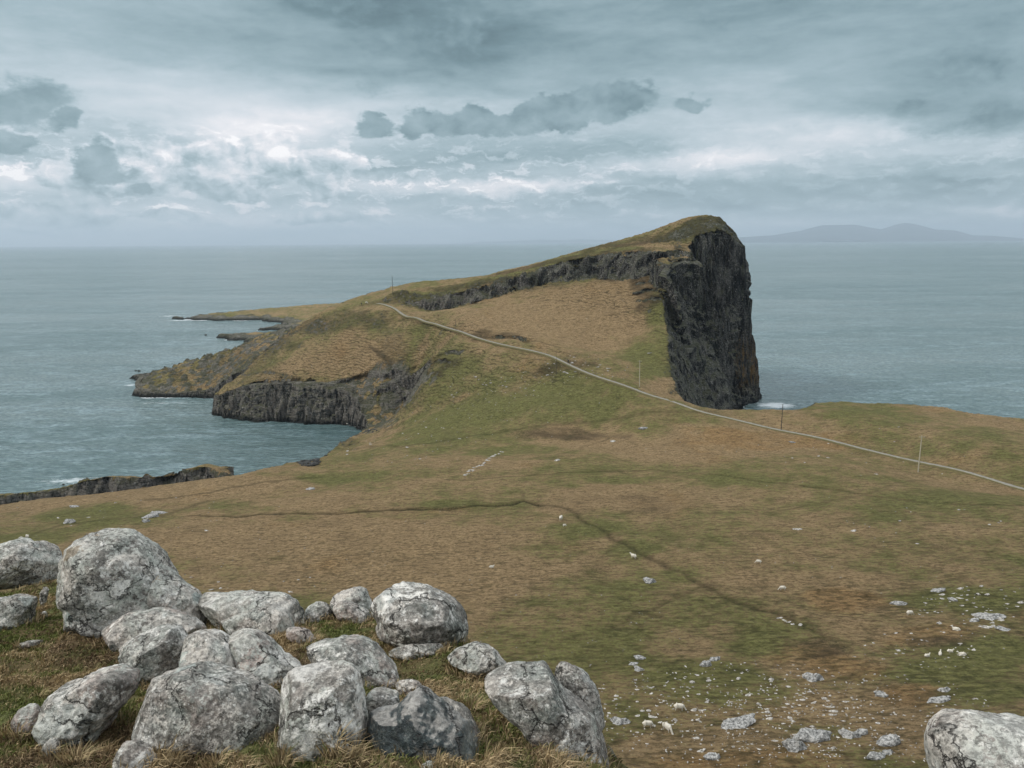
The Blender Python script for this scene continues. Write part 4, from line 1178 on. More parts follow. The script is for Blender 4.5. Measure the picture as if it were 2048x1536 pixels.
def catmull(pts, n):
    P = np.array(pts, float); N = len(P)
    out = []
    for i in range(N):
        p0, p1, p2, p3 = P[i - 1], P[i], P[(i + 1) % N], P[(i + 2) % N]
        for u in np.linspace(0, 1, n, endpoint=False):
            out.append(0.5 * ((2 * p1) + (-p0 + p2) * u + (2 * p0 - 5 * p1 + 4 * p2 - p3) * u * u + (-p0 + 3 * p1 - 3 * p2 + p3) * u ** 3))
    return np.array(out)


def rock_shape(dirs_r, h, seed, ex=0.85, planes=7, cut=0.80, nt=150, nph=74, lump=0.05):
    """closed rock: dirs_r(theta)->in-plane radius vectors (nt,2); returns local coordinates (a, b, depth)"""
    rr = np.random.RandomState(seed)
    ph = np.linspace(-np.pi / 2, np.pi / 2, nph)
    ca = np.abs(np.cos(ph)) ** ex; sb = np.sign(np.sin(ph)) * np.abs(np.sin(ph)) ** ex
    V = np.zeros((nph, nt, 3))
    V[..., 0] = ca[:, None] * dirs_r[None, :, 0]; V[..., 1] = ca[:, None] * dirs_r[None, :, 1]
    V[..., 2] = sb[:, None] * h
    rm = np.mean(np.linalg.norm(dirs_r, axis=1))
    # flat facets
    for _ in range(planes):
        nrm = rr.normal(size=3); nrm[2] = -abs(nrm[2]) * 0.9 - 0.25; nrm[1] += 0.25; nrm /= np.linalg.norm(nrm)
        dd = V @ nrm; lim = dd.max() * rr.uniform(cut, .96)
        ex_ = np.maximum(dd - lim, 0)
        V = V - (ex_ * 0.94)[..., None] * nrm
    o = rr.uniform(-50, 50, 3)
    q = V / rm
    N = fbm(q[..., 0] * 1.3 + o[0], q[..., 1] * 1.3 + o[1], q[..., 2] * 1.3 + o[2], 3) * lump * 1.3
    N = N + (0.5 - np.abs(fbm(q[..., 0] * 3 + o[1], q[..., 1] * 3 + o[2], q[..., 2] * 3 + o[0], 3))) * lump * 0.95
    dirn = V / (np.linalg.norm(V, axis=-1, keepdims=True) + 1e-9)
    V = V + dirn * (N * rm)[..., None]
    q = V
    N = 0.010 * fbm(q[..., 0] * 9 + o[0], q[..., 1] * 9, q[..., 2] * 9, 3, .6)
    V = V + dirn * N[..., None]
    V[0] = V[0].mean(axis=0); V[-1] = V[-1].mean(axis=0)
    return V


def rock_faces(nph, nt):
    idx = np.arange(nph * nt).reshape(nph, nt)
    a = idx[:-1]; b = idx[1:]
    return np.stack([a, np.roll(a, -1, 1), np.roll(b, -1, 1), b], -1).reshape(-1, 4)


def boulder(outline, base, depth, mat, label, seed, group=None, ex=0.80, planes=14, lump=0.05, shr=.34, push=0.0, ctr=None, name='boulder'):
    O = catmull(outline, 8)
    c = np.array(ctr if ctr else (O.min(0) + O.max(0)) / 2, float)
    nt = 150
    ang = np.arctan2(-(O[:, 1] - c[1]), O[:, 0] - c[0]); rad_ = np.hypot(O[:, 0] - c[0], O[:, 1] - c[1])
    # radius by angle: farthest crossing
    tb = np.linspace(-np.pi, np.pi, nt, endpoint=False)
    k = np.argsort(ang)
    R_ = np.interp(tb, ang[k], rad_[k], period=2 * np.pi)
    w = np.array([.25, .5, .25]); R_ = sum(np.roll(R_, i - 1) * w[i] for i in range(3))
    g = WF(np.array(c[0]), np.array(float(base)))
    wpx = (O[:, 0].max() - O[:, 0].min()); hpx = (O[:, 1].max() - O[:, 1].min())
    dep0 = (g - CAM) @ fw
    h = depth * 0.5 * min(wpx, hpx * 1.4) / F * dep0
    dep = dep0 + 0.35 * h + push
    s_ = dep / F * (1.0)
    dirs = np.stack([np.cos(tb) * R_, np.sin(tb) * R_], 1) * s_ * (1 - shr * h / dep)
    V = rock_shape(dirs, h, seed, ex=ex, planes=planes, lump=lump, nt=nt)
    W_ = V[..., :1] * rt + V[..., 1:2] * up + V[..., 2:3] * fw
    C0 = CAM + dep * (fw + rt * (c[0] - 1024) / F - up * (c[1] - 768) / F)
    me = mesh_np(name, W_.reshape(-1, 3), rock_faces(V.shape[0], nt))
    me.materials.append(BM[mat])
    o = bpy.data.objects.new(name, me); o.location = C0; COL.objects.link(o)
    tag(o, label, 'boulder', group)
    FEET.append((g[0], C0[1] + 0.0, 0.5 * wpx * s_ * .92, h * .95))
    return o


FEET = []
GR_ = 'lichen covered boulders on the clifftop'
BL = [
 ([(-75, 1130), (-40, 1098), (0, 1092), (20, 1084), (34, 1080), (54, 1087), (74, 1086), (97, 1097), (111, 1114), (116, 1131), (107, 1161), (67, 1168), (0, 1172), (-60, 1165)], 1168, 1.0, 'g', 'rounded pale grey boulder cut off by the left edge, left of the tallest boulder', dict()),
 ([(116, 1131), (134, 1101), (161, 1079), (191, 1064), (215, 1061), (249, 1062), (265, 1069), (282, 1082), (302, 1096), (322, 1121), (340, 1150), (352, 1185), (350, 1240), (330, 1290), (260, 1300), (200, 1285), (161, 1262), (151, 1235), (148, 1208), (130, 1195), (116, 1181)], 1262, .95, 'g', 'tallest boulder, a big grey dome with a black crevice on its left face', dict(lump=.045, ctr=(238, 1175), shr=.5)),
 ([(290, 1120), (330, 1138), (356, 1162), (386, 1185), (403, 1208), (409, 1228), (408, 1256), (390, 1290), (330, 1290), (290, 1240)], 1262, .9, 'b', 'brownish rough shoulder rock leaning on the right side of the tallest boulder', dict(push=.10)),
 ([(-35, 1225), (-15, 1200), (0, 1199), (20, 1193), (60, 1195), (65, 1208), (60, 1235), (55, 1250), (34, 1257), (13, 1264), (-20, 1262)], 1258, .9, 'g', 'small squarish boulder at the left edge below the rounded pale boulder', dict(planes=9)),
 ([(84, 1178), (92, 1173), (97, 1178), (94, 1195), (89, 1208), (82, 1213), (79, 1198)], 1210, .6, 'q', 'small upright sliver of white stone in the heather by the left boulders', dict(name='stone')),
 ([(80, 1228), (90, 1223), (95, 1235), (85, 1241)], 1240, .8, 'q', 'little round pale stone just below the upright white sliver', dict(name='stone')),
 ([(28, 1292), (50, 1284), (75, 1281), (87, 1283), (70, 1292), (45, 1298)], 1293, .8, 'p', 'thin pale slab half sunk in turf at the left', dict(name='stone')),
 ([(186, 1264), (218, 1248), (249, 1228), (286, 1220), (319, 1220), (356, 1229), (385, 1243), (410, 1262), (405, 1300), (330, 1320), (240, 1300), (203, 1280)], 1292, .9, 'p', 'low sloping slab lying right below the tallest boulder', dict(ex=.95)),
 ([(235, 1312), (240, 1298), (255, 1285), (286, 1269), (316, 1257), (339, 1255), (359, 1269), (373, 1289), (376, 1312), (372, 1339), (340, 1366), (302, 1364), (270, 1352), (242, 1336)], 1358, 1.0, 'g', 'rounded grey green boulder in the middle of the left pile', dict()),
 ([(366, 1282), (396, 1264), (417, 1265), (436, 1275), (460, 1289), (474, 1312), (487, 1342), (515, 1372), (515, 1400), (430, 1400), (378, 1360)], 1372, .9, 'd', 'dark speckled boulder wedged right of the rounded grey green one', dict(push=-.02)),
 ([(272, 1443), (273, 1396), (286, 1369), (312, 1354), (339, 1342), (363, 1336), (396, 1336), (416, 1344), (437, 1350), (484, 1358), (514, 1375), (537, 1393), (558, 1416), (573, 1450), (580, 1485), (537, 1495), (470, 1496), (420, 1498), (369, 1498), (336, 1484), (302, 1476), (280, 1465)], 1492, .95, 'n', 'largest front boulder, broad and round with white lichen plates', dict(lump=.04)),
 ([(77, 1410), (101, 1393), (118, 1376), (144, 1371), (178, 1349), (208, 1339), (235, 1341), (265, 1349), (270, 1373), (259, 1396), (235, 1420), (215, 1446), (195, 1476), (161, 1488), (128, 1494), (110, 1484), (100, 1460), (84, 1435)], 1480, .9, 'p', 'angular pinkish boulder with a cracked top, left of the largest front boulder', dict(planes=10, lump=.07)),
 ([(29, 1440), (37, 1420), (57, 1411), (74, 1418), (86, 1436), (90, 1456), (77, 1474), (54, 1478), (36, 1462)], 1472, 1.0, 'p', 'small round pale boulder at the far left of the front row', dict()),
 ([(85, 1492), (107, 1477), (118, 1497), (112, 1512), (89, 1516)], 1512, .7, 'q', 'bright white angular stone in the grass at the lower left', dict(name='stone', planes=10)),
 ([(231, 1520), (238, 1497), (259, 1488), (286, 1497), (302, 1517), (308, 1550), (270, 1570), (232, 1560)], 1548, 1.0, 'n', 'small boulder cut by the bottom edge below the largest front boulder', dict()),
 ([(560, 1490), (584, 1482), (605, 1484), (618, 1497), (617, 1510), (591, 1516), (570, 1508)], 1512, 1.0, 'd', 'small black and white stone at the foot of the largest front boulder', dict(name='stone')),
 ([(448, 1280), (462, 1268), (480, 1262), (504, 1267), (527, 1282), (551, 1306), (575, 1325), (600, 1342), (612, 1370), (600, 1410), (560, 1420), (510, 1385), (480, 1335)], 1370, .9, 'p', 'long sloping boulder running down the middle of the pile', dict(push=.05)),
 ([(393, 1190), (413, 1190), (453, 1187), (484, 1187), (524, 1187), (564, 1191), (591, 1206), (608, 1228), (614, 1250), (590, 1268), (537, 1266), (490, 1266), (455, 1266), (425, 1250), (404, 1228)], 1258, 1.0, 'n', 'flat topped slab at the back with black cracks along its top', dict(ex=.8, planes=9)),
 ([(438, 1246), (468, 1226), (520, 1216), (556, 1222), (580, 1240), (592, 1264), (560, 1278), (500, 1270), (455, 1274)], 1266, .8, 'p', 'smooth pale hump in front of the flat topped back slab', dict(push=-.08)),
 ([(572, 1262), (590, 1255), (612, 1260), (626, 1274), (634, 1290), (610, 1292), (585, 1284)], 1286, .8, 'p', 'small pale rock at the right foot of the flat topped back slab', dict()),
 ([(608, 1232), (618, 1212), (633, 1205), (650, 1209), (660, 1223), (657, 1240), (630, 1247), (612, 1246)], 1242, 1.0, 'g', 'small ball shaped boulder on the skyline of the back row', dict()),
 ([(660, 1216), (668, 1194), (686, 1182), (709, 1176), (729, 1179), (737, 1193), (746, 1215), (746, 1245), (720, 1248), (690, 1242), (665, 1236)], 1240, .9, 'd', 'dark topped boulder on the back row beside the largest back boulder', dict(push=.08)),
 ([(664, 1226), (672, 1210), (686, 1204), (709, 1208), (733, 1220), (746, 1240), (735, 1250), (706, 1242), (676, 1236)], 1244, .9, 'p', 'pinkish hump in front of the dark topped back boulder', dict(push=-.06)),
 ([(738, 1222), (748, 1202), (763, 1188), (774, 1176), (789, 1170), (816, 1173), (852, 1177), (872, 1186), (895, 1196), (914, 1211), (929, 1230), (937, 1263), (935, 1300), (909, 1312), (880, 1300), (840, 1280), (790, 1268), (750, 1256)], 1296, .95, 'd', 'largest back boulder, rounded with dark green patches, right of the back row', dict(ctr=(845, 1238))),
 ([(741, 1266), (753, 1248), (776, 1242), (806, 1249), (836, 1259), (865, 1273), (889, 1283), (901, 1304), (875, 1310), (846, 1304), (805, 1298), (765, 1280)], 1298, .9, 'p', 'long low pale slab in front of the largest back boulder', dict(push=-.04)),
 ([(774, 1305), (799, 1294), (842, 1288), (879, 1290), (894, 1299), (859, 1311), (819, 1318), (790, 1315)], 1314, .9, 'n', 'thin white lichened flake lying in grass below the long low slab', dict(name='stone', ex=.9)),
 ([(892, 1318), (909, 1303), (932, 1293), (958, 1290), (982, 1296), (997, 1309), (1010, 1326), (1020, 1340), (992, 1350), (940, 1342), (912, 1330)], 1334, .9, 'n', 'low rounded boulder at the turf edge right of the pile', dict()),
 ([(592, 1308), (620, 1293), (660, 1282), (709, 1278), (736, 1286), (759, 1303), (779, 1326), (794, 1346), (801, 1369), (790, 1392), (746, 1392), (706, 1378), (660, 1344), (620, 1326)], 1376, .9, 'p', 'smooth pink grey boulder with white streaks in the centre of the pile', dict(lump=.035)),
 ([(548, 1392), (562, 1360), (580, 1344), (604, 1336), (628, 1328), (670, 1332), (699, 1341), (718, 1360), (726, 1396), (730, 1429), (731, 1480), (724, 1510), (660, 1520), (600, 1512), (572, 1490), (556, 1450)], 1500, .9, 'n', 'tall blocky boulder with a pale blue grey lichen plate at its top left', dict(ex=.7, lump=.035)),
 ([(727, 1450), (727, 1420), (733, 1392), (748, 1379), (774, 1376), (794, 1388), (800, 1410), (800, 1440), (780, 1460), (745, 1462)], 1462, .7, 'd', 'dark crusted block between the tall blocky boulder and the blue black rock', dict(ex=.65, lump=.04, push=.04)),
 ([(729, 1498), (728, 1450), (740, 1432), (775, 1426), (795, 1418), (808, 1402), (835, 1386), (852, 1391), (869, 1404), (892, 1421), (925, 1443), (950, 1462), (966, 1490), (958, 1522), (925, 1528), (879, 1514), (832, 1508), (780, 1508), (740, 1508)], 1508, .75, 'w', 'blue black bare rock with an ochre patch and pale top in the front row', dict(ex=.6, lump=.03, ctr=(848, 1462))),
 ([(864, 1404), (880, 1398), (919, 1411), (944, 1438), (960, 1468), (968, 1494), (944, 1508), (905, 1460)], 1500, .8, 'd', 'rough black and white rock lobe behind the blue black bare rock', dict(push=.12)),
 ([(792, 1372), (800, 1364), (822, 1362), (842, 1370), (849, 1386), (826, 1394), (798, 1392)], 1388, .9, 'p', 'small pinkish rock above the blue black bare rock', dict()),
 ([(963, 1362), (985, 1346), (1025, 1336), (1075, 1333), (1094, 1338), (1110, 1362), (1133, 1392), (1170, 1415), (1193, 1439), (1209, 1469), (1218, 1512), (1222, 1570), (1180, 1570), (1150, 1510), (1098, 1496), (1064, 1476), (1036, 1440), (1000, 1405), (978, 1385)], 1490, .9, 'n', 'big tilted slab at the right end of the turf, pale and elongated', dict(ctr=(1100, 1430), lump=.04, push=.15)),
 ([(1110, 1364), (1111, 1338), (1121, 1328), (1141, 1328), (1168, 1341), (1187, 1367), (1199, 1402), (1209, 1439), (1214, 1475), (1190, 1470), (1151, 1430), (1126, 1396)], 1450, .8, 'd', 'dark pointed rock standing behind the big tilted slab', dict(push=.35)),
 ([(843, 1534), (856, 1526), (872, 1530), (880, 1545), (850, 1552)], 1546, 1.0, 'p', 'small pink stone cut by the bottom edge under the blue black rock', dict(name='stone')),
 ([(1859, 1480), (1863, 1455), (1876, 1436), (1894, 1424), (1918, 1420), (1956, 1420), (1986, 1422), (2022, 1429), (2060, 1430), (2110, 1440), (2155, 1480), (2160, 1580), (2000, 1640), (1890, 1610), (1864, 1540)], 1600, .9, 'n', 'large speckled grey boulder in the bottom right corner', dict(shr=.5, ex=.75, lump=.03)),
]
for i, (ol, base_, dp, mt, lab, kw) in enumerate(BL):
    if ol[0][0] > 1800:
        ol = [(a + 12, b_ + 18) for a, b_ in ol]
    boulder(ol, base_, dp, mt, lab, 100 + i * 7, group=None, **kw)

# black crevice on the tallest boulder: real moss tufts are too small; a dark seam of crowberry grows there
# ------------------------------------------------------------------ clifftop grass (uncountable)
rg = np.random.RandomState(3)
NB = 620000
bx = rg.uniform(-6.8, 5.2, NB); by = rg.uniform(2.6, 11.5, NB)
keep = (np.abs(bx) < by * 0.74 + 0.5) & (poly_sd(bx, by, P_E) > -0.25)
# nearer blades thinner and denser is not needed further out
keep &= rg.uniform(size=NB) < np.clip(6.5 / by, 0.35, 1)
bx, by = bx[keep], by[keep]
n_ = len(bx)
cl1 = fbm(bx / 0.9, by / 0.9, 2.0, 3); cl2 = fbm(bx / 0.25, by / 0.25, 5.0, 2); cl3 = fbm(bx / 1.6 + 7, by / 1.6, 9.0, 3)
Lb = 0.85 * np.clip(0.045 + 0.05 * cl2 + 0.035 * cl1 + rg.normal(0, .015, n_), 0.036, 0.17)
tuft = np.zeros(n_)
TUF = [WF(np.array(float(a)), np.array(float(b))) for a, b in [(670, 1530), (640, 1525), (700, 1535), (40, 1500), (330, 1530), (500, 1530), (1120, 1530), (700, 1270), (880, 1395), (560, 1275), (1000, 1520), (230, 1490), (30, 1460)]]
for c, w_ in zip(TUF, [2.6, 2.4, 2.2, 1.6, 1.6, 1.5, 1.6, 1.5, 1.5, 1.3, 1.5, 1.3, 1.5]):
    tuft = np.maximum(tuft, w_ * np.exp(-(((bx - c[0]) / .12) ** 2 + ((by - c[1]) / .12) ** 2)))
Lb = Lb * (1 + tuft * 0.8)
# heather / moss: short curly dark cover in patches
hea = (cl3 > 0.08) & (tuft < .5)
Lb[hea] *= 0.95
bz = fgZ(bx, by) - 0.01
an = rg.uniform(0, 2 * np.pi, n_); lean = rg.uniform(0.15, 1.0, n_) * (1 + 0.7 * hea)
dxn = np.cos(an) * lean + 0.35; dyn = np.sin(an) * lean - 0.1
# a few long haired tussocks
tt = []
for gx_, gy_, ra_, rb_ in FEET:
    nn_ = int(90 + 800 * ra_)
    a_ = rg.uniform(0, 6.28, nn_); r_ = rg.uniform(.72, 1.18, nn_)
    ok_ = rg.uniform(size=nn_) < .9
    tt.append(np.stack([gx_ + ra_ * r_ * np.cos(a_), gy_ + rb_ * r_ * np.sin(a_), a_ + rg.normal(0, .9, nn_), rg.uniform(.04, .125, nn_), rg.uniform(.1, .8, nn_)], 0)[:, ok_])
for (c, rad_t, nt_, ln) in ((WF(np.array(668.), np.array(1512.)), .05, 260, .24), (WF(np.array(700.), np.array(1520.)), .05, 160, .17), (WF(np.array(1100.), np.array(1530.)), .06, 160, .14), (WF(np.array(150.), np.array(1520.)), .07, 140, .13),
                            (WF(np.array(430.), np.array(1525.)), .06, 160, .12), (WF(np.array(560.), np.array(1530.)), .05, 120, .16), (WF(np.array(30.), np.array(1480.)), .07, 160, .15), (WF(np.array(940.), np.array(1400.)), .08, 160, .13)):
    a_ = rg.uniform(0, 6.28, nt_); r_ = rad_t * np.sqrt(rg.uniform(size=nt_))
    tt.append(np.stack([c[0] + r_ * np.cos(a_), c[1] + r_ * np.sin(a_), a_ + rg.normal(0, .5, nt_), ln * rg.uniform(.5, 1.1, nt_), .1 + .85 * r_ / rad_t], 0))
tt = np.concatenate(tt, 1)
bx = np.r_[bx, tt[0]]; by = np.r_[by, tt[1]]; an = np.r_[an, tt[2]]; Lb = np.r_[Lb, tt[3]]; lean = np.r_[lean, tt[4]]
k_ = tt.shape[1]; n_ += k_
hea = np.r_[hea, np.zeros(k_, bool)]; cl1 = np.r_[cl1, np.full(k_, .1)]; cl2 = np.r_[cl2, np.zeros(k_)]; tuft = np.r_[tuft, np.ones(k_)]
bz = fgZ(bx, by) - 0.01
dxn = np.cos(an) * lean; dyn = np.sin(an) * lean
dxn[:n_ - k_] += .35; dyn[:n_ - k_] -= .1
wv = np.stack([-np.sin(an + 1.2), np.cos(an + 1.2), np.zeros(n_)], -1) * (0.0016 + 0.0012 * rg.uniform(size=n_) + .0004 * by)[:, None]
p0 = np.stack([bx, by, bz], -1)
p1 = p0 + np.stack([dxn * Lb * .35, dyn * Lb * .35, Lb * .62], -1)
p2 = p0 + np.stack([dxn * Lb * .95, dyn * Lb * .95, Lb * (1.05 - .35 * np.minimum(lean, 1.5))], -1)
V = np.stack([p0 - wv, p0 + wv, p1 - wv * .8, p1 + wv * .8, p2], 1).reshape(-1, 3)
i5 = np.arange(n_) * 5
T3 = np.concatenate([np.stack([i5, i5 + 1, i5 + 3], -1), np.stack([i5, i5 + 3, i5 + 2], -1), np.stack([i5 + 2, i5 + 3, i5 + 4], -1)])
gm = mesh_np('grass', V, T3, False)
dry = np.clip(0.47 + 0.9 * cl1 + 0.5 * cl2 + rg.normal(0, .22, n_) + 0.2 * tuft, 0, 1)
for nm_, arr in (('dry', dry), ('heath', hea.astype(float) * np.clip(.6 + rg.normal(0, .3, n_), 0, 1)), ('tone', rg.uniform(size=n_))):
    a = gm.attributes.new(nm_, 'FLOAT', 'POINT'); a.data.foreach_set('value', np.repeat(arr, 5).astype(np.float32))
m, t, b = new_mat('grass_blades')
gcol = t.mix(t.attr('tone'), (.062, .080, .020), (.23, .25, .078))
dcol = t.mix(t.attr('tone'), (.15, .105, .052), (.56, .43, .25))
c = t.mix(t.rng(t.attr('dry'), .30, .70), gcol, dcol)
c = t.mix(t.attr('heath'), c, t.mix(t.attr('tone'), (.040, .026, .016), (.15, .085, .045)))
t.put(b.inputs['Base Color'], c); b.inputs['Roughness'].default_value = .85
gm.materials.append(m)
o = bpy.data.objects.new('grass', gm); COL.objects.link(o); tag(o, kind='stuff')


# ------------------------------------------------------------------ stones on the moor
def stone_mesh(name, seed, flat, mat, pl=13, long_=1.0, lump=.22):
    nt, nph = 18, 11
    tb = np.linspace(-np.pi, np.pi, nt, endpoint=False)
    d_ = np.stack([np.cos(tb) * long_, np.sin(tb)], 1) * .5
    V = rock_shape(d_, .5, seed, ex=.9, planes=pl, cut=.55, nt=nt, nph=nph, lump=lump)
    co = V.reshape(-1, 3)[:, [0, 2, 1]] * np.array([1, 1, flat])
    me = mesh_np(name, co, rock_faces(nph, nt)[:, ::-1], False)
    me.materials.append(mat); return me


def far_stone_mat(name, a, b_):
    m, t, b = new_mat(name)
    P = t.new('ShaderNodeNewGeometry').outputs['Position']
    n = t.noise(P, 3.4, 6, .78)
    c = t.mix(t.rng(n, .35, .65), a, b_)
    c = t.mix(t.rng(t.noise(P, 7.0, 3, .6), .60, .5, 0, .0), c, (.03, .03, .03))
    t.put(b.inputs['Base Color'], c); b.inputs['Roughness'].default_value = .95
    t.put(b.inputs['Normal'], t.bump(t.noise(P, 5.0, 4, .7), .8, .15))
    return m


FSM = far_stone_mat('pale_field_stone', (.14, .13, .11), (.58, .545, .49))
FSG = far_stone_mat('grey_field_boulder', (.06, .06, .056), (.44, .43, .405))
FSD = far_stone_mat('dark_shore_stone', (.012, .013, .013), (.09, .088, .082))
SM = [stone_mesh('field_stone', 11 + k, (.5, .7, .35, .6, .8, .45)[k], FSM, long_=(1.2, 1, 1.7, 1.1, .9, 1.5)[k]) for k in range(6)]
SG = [stone_mesh('field_boulder', 41 + k, (.7, .8, .6)[k], FSG, long_=(1.2, 1.0, 1.5)[k]) for k in range(3)]


def put_stone(px, py, wpx, mesh, name, label, cat, group=None, flat=1.0, rz=None, rr=rg):
    p, ok = hit([px], [py])
    if not ok[0]:
        return None
    p = p[0]
    w = wpx / F * np.linalg.norm(p - CAM)
    o = bpy.data.objects.new(name, mesh)
    o.location = (p[0], p[1], p[2] + w * .02 * flat)
    o.rotation_euler = (rr.uniform(-.2, .2), rr.uniform(-.2, .2), rr.uniform(-.5, .5) if rz is None else rz)
    o.scale = (w, w * .62, w * flat * .85)
    COL.objects.link(o); tag(o, label, cat, group)
    return o


BIG = [
 (1300, 1166, 26, 1, 'lone rough grey boulder in the grass beside the grazing sheep in mid field'),
 (1588, 1450, 0, 0, ''),
 (1628, 1482, 50, 1.1, 'big grey boulder with white spots near the bottom, right one of a touching pair'),
 (1591, 1500, 38, 1.3, 'dark grey rounded boulder touching the left of the white spotted pair'),
 (1780, 1490, 42, .95, 'faceted grey boulder left of the large corner boulder'),
 (1479, 1453, 58, .5, 'long flat pale slab low in the field near the bottom centre'),
 (1628, 1362, 34, 1.0, 'grey boulder with a dark base beside the brown bracken patch'),
 (1425, 1522, 30, .9, 'grey green stone at the bottom edge between the slab and the tilted rock'),
 (1798, 1210, 20, 1.0, 'dark shadowed boulder in the green hollow left of the stone scatter'),
 (1240, 1447, 36, .7, 'low pale grey stone just right of the big tilted slab'),
 (1762, 1395, 24, .8, 'small pointed boulder on the brown turf right of centre'),
 (1880, 1405, 32, .6, 'low mossy stone on brown turf above the corner boulder'),
 (1890, 1385, 20, .8, 'grassy grey hump of rock in the orange turf above the corner boulder'),
 (1412, 1335, 22, 1.4, 'upright hooked grey rock in the middle of the stone field'),
 (1430, 1323, 18, 1.0, 'smaller grey rock right behind the upright hooked one'),
 (1278, 1343, 22, .6, 'pale rock at the foot of the short stone row'),
 (1280, 1318, 24, .6, 'flat pale rock at the top of the short stone row'),
 (1268, 1330, 14, .8, 'small grey rock in the middle of the short stone row'),
 (1980, 1238, 46, .35, 'long pale ledge of rock at the far right of the field'),
 (1951, 1243, 20, .7, 'cluster stone at the left end of the long pale ledge'),
 (1975, 1257, 13, 1.3, 'pointed pale stone standing below the long ledge'),
 (2003, 1240, 12, 1.2, 'stubby stone at the right end of the long ledge'),
 (1905, 1203, 16, .9, 'blocky hollow sided stone above the long ledge'),
 (1877, 1184, 20, .7, 'pale stone heap at the top left of the right hand stone scatter'),
 (137, 1046, 24, .8, 'lone grey boulder in the green hollow at the left'),
 (300, 1036, 30, .6, 'largest stone of the rocky clump on the left green strip'),
 (318, 1028, 22, .7, 'right hand stone of the rocky clump on the left green strip'),
 (293, 1044, 14, 1.1, 'small upright stone in front of the rocky clump on the left green strip'),
 (148, 1015, 20, .5, 'pale turf covered stone above the lone grey boulder on the left'),
 (1287, 858, 14, 1.0, 'rounded mossy stone in the brown field below the path'),
 (1225, 884, 12, .8, 'small rock cluster left of the rounded mossy stone'),
 (1115, 922, 12, .8, 'small rock with a dark base in the mid field'),
 (1595, 1060, 12, .8, 'small rock alone in the brown field at the right of centre'),
 (1707, 1064, 11, .6, 'small flat rock right of the lone small rock'),
 (1586, 885, 16, .3, 'flat white slab in the turf just below the path'),
 (1298, 707, 9, .8, 'pale rock pair on the green slope beside the cliff edge'),
 (1000, 1182, 0, 0, ''),
 (620, 980, 20, .5, 'flat pale stone beside the left sheep track'),
 (2010, 1262, 22, .35, 'low streak of pale stone below the right end of the ledge'),
 (1700, 1475, 34, .9, 'broken pale outcrop at the bottom right of centre'),
 (1725, 1470, 26, .9, 'right hand half of the broken pale outcrop near the bottom'),
 (1755, 1520, 28, .9, 'pale wedge shaped stone at the bottom edge left of the corner boulder'),
 (1778, 1508, 20, .7, 'small stone between the faceted boulder and the bottom edge'),
 (1500, 1452, 0, 0, ''),
 (1145, 795, 0, 0, ''),
]
rb = np.random.RandomState(5)
for i, (px, py, w, fl, lab) in enumerate(BIG):
    if w:
        put_stone(px, py, w, (SG if w > 13 else SM)[i % 3], 'field_boulder', lab, 'boulder', None, fl, rr=rb)

CLU = [  # px,py,rx,ry,count,wmin,wmax,label,group
 (1450, 1430, 230, 80, 110, 4, 13, 'pale stone strewn over the rough turf below the tall grass slope', 'pale stones strewn in the lower field'),
 (1660, 1440, 140, 70, 40, 4, 12, 'pale stone on the brown turf left of the corner boulder', 'pale stones on the brown lower turf'),
 (1950, 1215, 100, 45, 48, 4, 11, 'pale stone in the green scatter at the far right', 'pale stones of the right hand scatter'),
 (1850, 1290, 120, 30, 20, 3, 8, 'small stone in the boggy green and brown patch on the right', 'small stones in the boggy patch'),
 (1150, 735, 70, 22, 34, 3, 7, 'white stone scattered along the path where it bends', 'white stones beside the path bend'),
 (980, 780, 90, 34, 34, 3, 7, 'white stone on the green slope left of the path', 'white stones on the green slope'),
 (800, 880, 130, 50, 26, 3, 8, 'white stone on the slope above the bay', 'white stones above the bay'),
 (1700, 890, 150, 60, 10, 3, 7, 'small pale stone in the field beside the right half of the path', 'pale stones beside the right half of the path'),
 (1850, 1050, 160, 40, 12, 3, 7, 'small pale stone in the brown field at the right', 'pale stones in the right brown field'),
 (300, 1030, 180, 40, 14, 3, 8, 'small pale stone around the left green strip', 'pale stones on the left green strip'),
 (500, 1170, 160, 24, 12, 4, 9, 'small pale stone behind the boulder pile', 'pale stones behind the boulder pile')]
rc_ = np.random.RandomState(17)
